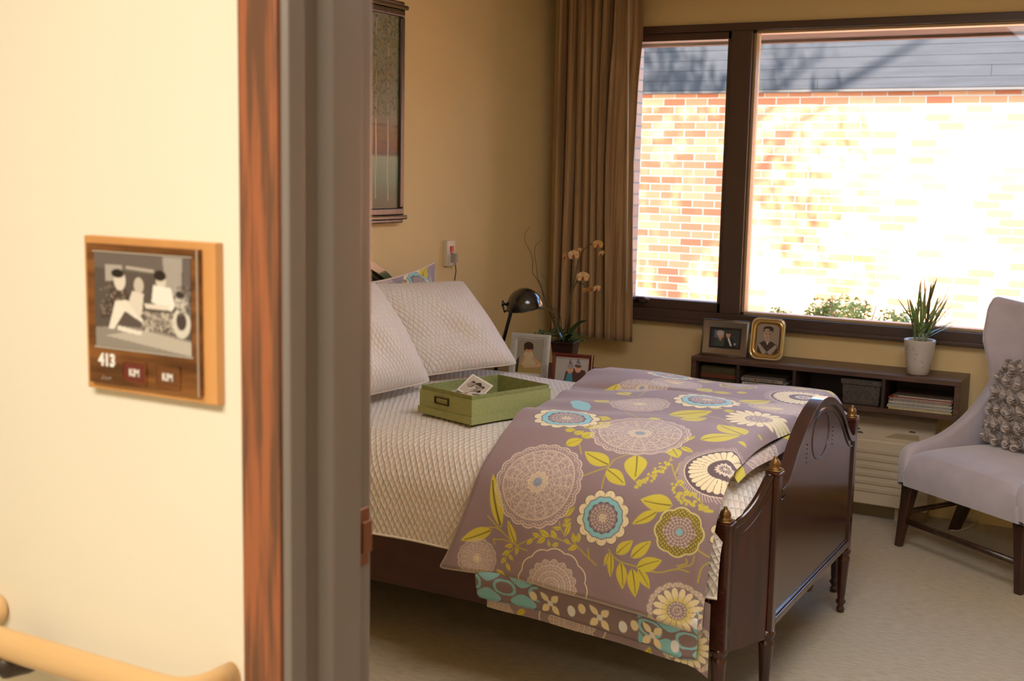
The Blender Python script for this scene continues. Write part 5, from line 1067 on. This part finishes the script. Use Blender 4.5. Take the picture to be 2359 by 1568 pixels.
for k, (cx_, cy_, ch) in enumerate(cs):
    b = MB(); b.tube([(px_+cx_, py_+cy_, z+.125), (px_+cx_*1.2, py_+cy_, z+.125+ch*.5)], [.006, .005], 8); obj('stem', b, mat('pale_stem', '9a9a70', .6), t, True)
n = 0
for k in range(46):
    cx_, cy_, ch = cs[k % 4]; base = Vector((px_+cx_*1.1, py_+cy_, z+.15+rng.uniform(0, .05))); a = rng.uniform(0, 2*PI); up = rng.uniform(.45, 1.5); ln = rng.uniform(.16, .255)*(.75+.35*min(up, 1.2)/1.2)
    d = Vector((math.cos(a)*math.cos(up), math.sin(a)*math.cos(up)*.75, math.sin(up))).normalized()
    if base.y+d.y*ln > 5.715: d.y = (5.715-base.y)/ln
    side = d.cross(Vector((.2, .1, 1)) if abs(d.z) > .9 else Vector((0, 0, 1))).normalized(); w_ = rng.uniform(.0045, .0075); b = MB()
    def fn(u, v, d=d, base=base, side=side, w_=w_, ln=ln): 
        p = base+d*ln*v-Vector((0, 0, .03*(1-d.z)*v*v)); wd_ = w_*(math.sin(PI*(.12+.88*v))**.6); return p+side*((u-.5)*2*wd_)+Vector((0, 0, abs(u-.5)*wd_*.6))
    b.grid(fn, 3, 9); obj('leaf', b, dr if rng.random() < .7 else drd, t, True)

# ---------------------------------------------------------------- heater under the shelf
ht_ = thing('wall_heater', 'beige through-wall heating and cooling unit with louvres under the shelf', 'heater', (-1.42, YW, 0))
pb = mat('beige_plastic', 'cfbfa2', .5, var=.03, vs=4); gr = mat('dark_slot', '5e5140', .7)
HX0, HX1 = -1.96, -.893
side = [(5.50, .075), (YW-.001, .075), (YW-.001, .488), (5.66, .488), (5.525, .385), (5.50, .375)]
b = MB(); b.prism([(y, z) for y, z in side], 0, HX0, HX1); obj('casing', b, pb, ht_, bevel=.008, seg=3)
obj('wall_sleeve', MB().box((HX0+.04, 5.60, 0.0), (HX1-.03, YW-.001, .08)), mat('dark_tan_sleeve', '9c8a68', .6), ht_)  # sleeve below the casing in a darker tan
b = MB()
for k in range(6):
    zc = .135+k*.036; b.prism([(5.499, zc), (5.4955, zc+.002), (5.493, zc+.019), (5.499, zc+.021)], 0, HX0+.03, HX1-.03)
obj('louvre', b, pb, ht_, bevel=.001)
sl = Vector((0, .135, .103)).normalized(); nn = Vector((0, -sl.z, sl.y))
Ms = Matrix(((1, 0, 0, HX0), (0, sl.y, nn.y, 5.525), (0, sl.z, nn.z, .385), (0, 0, 0, 1)))
b = MB()
for k in range(7): b.prism([(.05, .014+k*.021), (.70-.018*k*1.0+.06, .014+k*.021), (.70-.018*k+.052, .024+k*.021), (.05, .024+k*.021)], 2, -.001, .0022, Ms)
obj('top_grille', b, gr, ht_)
b = MB(); b.prism([(.86, .006), (1.01, .006), (1.0, .036), (.90, .036)], 2, -.001, .0028, Ms); obj('control_door', b, mat('greige_door', 'ad9976', .5), ht_, bevel=.001)
b = MB(); b.prism([(.955, .052), (.985, .052), (.980, .058), (.960, .060)], 2, -.001, .0016, Ms); obj('maker_mark', b, mat('dark_mark', '3b3028', .5), ht_)
b = MB(); b.box((-1.045, 5.57, .0), (-1.03, 5.585, .085)); b.box((-.99, 5.57, .0), (-.975, 5.585, .085)); obj('foot', b, pb, ht_)

# ---------------------------------------------------------------- wing chair
ca = -.6263; Mc = T(-.948, 5.185, 0) @ RZ(ca); vel = mat('dove_grey_velvet', 'c4bcc2', .8, col2='b8afb5', vs=9, sheen=.9, bump=.15, bs=200)
legm = wood('espresso_chair_leg', '2c1b12', '46291a', 'Z', 5, .35, .3)
ch = thing('wing_chair', 'grey velvet wing chair with sloping arms and dark legs by the window', 'chair', (-.948, 5.185, 0))
def seatf():
    b = MB(); n = 26
    def f(u, v, top):
        U, V = u*2-1, v*2-1; e = (1-abs(U)**5)*(1-abs(V)**5); x = .025+.605*u; y = -.02+.49*v
        if top: return (x, y, .375+.062*max(e, 0)**.35+.012*(1-U*U)*(1-V*V))
        return (x, y, .272-.0*e)
    n = 40
    b.grid(lambda u, v: f(u, v, True), n, n, Mc); b.grid(lambda u, v: f(1-u, v, False), n, n, Mc)
    ring_ = lambda z: [(f(k/39, 0, True)[0], f(k/39, 0, True)[1], z) for k in range(40)]+[(.63, -.02+.49*k/39, z) for k in range(1, 40)]+[(.63-.605*k/39, .47, z) for k in range(1, 40)]+[(.025, .47-.49*k/39, z) for k in range(1, 39)]
    A, B, C_ = ring_(.375), ring_(.33), ring_(.272); m_ = len(A)
    b.add([(x, y-(.012 if y < 0 else 0), z) if i >= m_ and i < 2*m_ else (x, y, z) for i, (x, y, z) in enumerate(A+B+C_)], [(r*m_+k, r*m_+(k+1) % m_, (r+1)*m_+(k+1) % m_, (r+1)*m_+k) for r in range(2) for k in range(m_)], Mc)
    return b
obj('seat', seatf(), vel, ch, True)
def back(u, v):
    U = 2*u-1; z = .30+v*(.76-.035*(1-abs(U)**2)-.02*max(0, abs(U)-.8)*5*.0)
    hw = np.interp(v, [0, .25, .5, .62, .8, .93, 1], [.315, .315, .30, .305, .335, .345, .325]); 
    wing = np.interp(v, [0, .3, .5, .75, 1], [.05, .06, .08, .12, .075])
    y = .50-wing*abs(U)**3+.02*v; x = .3275+U*hw
    return (x, y, z)
b = MB(); b.grid(back, 36, 36, Mc); o = obj('backrest', b, vel, ch, True); q = o.modifiers.new('thick', 'SOLIDIFY'); q.thickness = .055; q.offset = 0; q = o.modifiers.new('bev', 'BEVEL'); q.width = .024; q.segments = 4; q.limit_method = 'ANGLE'; q.angle_limit = .9
for s in (0, 1):
    tp = spline([(-.022, .285), (-.030, .36), (-.020, .415), (.02, .443), (.10, .456), (.19, .480), (.28, .525), (.36, .585), (.42, .645), (.47, .72), (.50, .80)])[0][::12]
    b = MB(); n = len(tp); x0 = -.010 if s == 0 else .610; x1 = x0+.055; vs = []
    for i, (y, z) in enumerate(tp):
        zb_ = .275; 
        for x, dz in ((x0, -.018), (x0+.008, -.004), (x0+.022, 0), (x0+.036, 0), (x0+.047, -.004), (x1, -.018)):
            inset = .018-abs(dz)
            vs.append((x, y+(.010 if dz == -.018 and i < n*.3 else 0), max(z+dz, zb_+.002)))
    m6 = 6; fs = [(i*m6+k, i*m6+k+1, (i+1)*m6+k+1, (i+1)*m6+k) for i in range(n-1) for k in range(5)]
    base_i = len(vs)
    for i, (y, z) in enumerate(tp): vs += [(x0, y+(.010 if i < n*.3 else 0), .272), (x1, y+(.010 if i < n*.3 else 0), .272)]
    for i in range(n-1): fs += [(base_i+2*i, i*m6, (i+1)*m6, base_i+2*i+2), (i*m6+5, base_i+2*i+1, base_i+2*i+3, (i+1)*m6+5), (base_i+2*i+1, base_i+2*i, base_i+2*i+2, base_i+2*i+3)]
    b.add(vs, fs, Mc); obj('arm', b, vel, ch, True)
def club(top, bot, w0, w1, lab=None):
    b = MB(); vs = []; N = 9
    for i in range(N):
        t = i/(N-1); p = Vector(top).lerp(Vector(bot), t); w_ = w0+(w1-w0)*t**.7-.0*t; vs += [(p.x-w_, p.y-w_*.8, p.z), (p.x+w_, p.y-w_*.8, p.z), (p.x+w_, p.y+w_*.8, p.z), (p.x-w_, p.y+w_*.8, p.z)]
    b.add(vs, [(i*4+k, (i+1)*4+k, (i+1)*4+(k+1) % 4, i*4+(k+1) % 4) for i in range(N-1) for k in range(4)]+[(0, 1, 2, 3), (N*4-1, N*4-2, N*4-3, N*4-4)], Mc); obj('leg', b, legm, ch, bevel=.006, seg=3)
club((.030, .02, .29), (.0, .0, 0), .033, .016); club((.615, .02, .29), (.64, .0, 0), .033, .016); club((.03, .40, .29), (-.085, .40, 0), .033, .022); club((.60, .44, .29), (.66, .48, 0), .033, .018)
for a_, c_ in (((.01, .01, .115), (.63, .01, .115)), ((.01, .01, .150), (-.03, .40, .150)), ((.625, .02, .15), (.64, .46, .15))):
    b = MB(); b.tube([Mc @ Vector(a_), Mc @ Vector(c_)], .0125, 8); obj('stretcher', b, legm, ch, True)
# ruffled cushion
cm_ = mat('taupe_ruffled_satin', 'cdbfb6', .5, col2='bbaca2', vs=14, sheen=.5)
Mq = Mc @ T(.290, .345, .445) @ RX(math.radians(-15))
cu_ = thing('ruffled_cushion', 'taupe cushion covered in fabric rosettes propped in the wing chair', 'cushion', Mq @ Vector((0, 0, 0)))
b = MB()
def cf(sg):
    def f(u, v):
        U, V = u*2-1, v*2-1; return (U*.185, sg*(.006+.055*((1-abs(U)**2.5)*(1-abs(V)**2.5))**.6), .185+V*.18)
    return f
b.grid(cf(-1), 24, 24, Mq); b.grid(lambda u, v: cf(1)(1-u, v), 24, 24, Mq); obj('cushion_body', b, cm_, cu_, True)
rng = random.Random(14); base_me = None
for j in range(6):
    for i in range(6):
        U = -1+(i+.5)/3+rng.uniform(-.06, .06); V = -1+(j+.5)/3+rng.uniform(-.05, .05); p = Mq @ Vector((U*.18, -(.055*((1-min(abs(U), 1)**2.5)*(1-min(abs(V), 1)**2.5))**.6)-.004, .185+V*.175))
        if base_me is None or (i+j*6) < 5:
            b = MB(); ph = [rng.uniform(0, 6) for _ in range(4)]
            def rf(u, v):
                t_ = u*2*PI*3.2; r = .006+.026*u+.008*(v-.5)+.0035*math.sin(5*t_/1.3+ph[0])*v; y = -.006-.026*v*(1.05-.45*u)+.004*math.sin(4*t_+ph[1])*v
                return (r*math.cos(t_+.2*v), y+.003*math.sin(2.7*t_+ph[2]), r*math.sin(t_))
            b.grid(rf, 110, 5); me = D.meshes.new('rosette'); me.from_pydata([tuple(v) for v in b.v], [], b.f); me.polygons.foreach_set('use_smooth', [True]*len(me.polygons)); me.materials.append(cm_); base_me = (base_me or [])+[me]
        o = D.objects.new('rosette', rng.choice(base_me)); COL.objects.link(o); o.parent = cu_; q = (Mc.to_3x3().to_4x4() @ RX(math.radians(-15)+V*-.25) @ RZ(U*.35) @ RY(rng.uniform(0, 6))); q.translation = p-ORG[cu_.name]
        o.matrix_local = q
        s_ = rng.uniform(.95, 1.2); o.scale = (s_, s_, s_)
# white cable on the floor
t = thing('power_cable', 'white power cable with a plug lying on the carpet under the chair', 'cable', (-.80, 5.5, 0))
P = [at(2120, 1185, 5.70), at(2140, 1208, 5.66)]
def fl(px, py): 
    p = at(px, py, 5.0); d = p-Vector((0, 0, H_EYE)); k = -(H_EYE-.006)/d.z; return Vector((0, 0, H_EYE))+d*k
b = MB(); b.tube([fl(2188, 1222), fl(2205, 1222), fl(2225, 1217), fl(2242, 1208), fl(2256, 1198)], .005, 8); obj('lead', b, mat('white_cable', 'b8b0a6', .5), t, True)
b = MB(); q = fl(2233, 1196); b.box((q.x-.014, q.y-.03, 0.0), (q.x+.014, q.y+.03, .022)); obj('plug', b, MATS['white_cable'], t, bevel=.005)
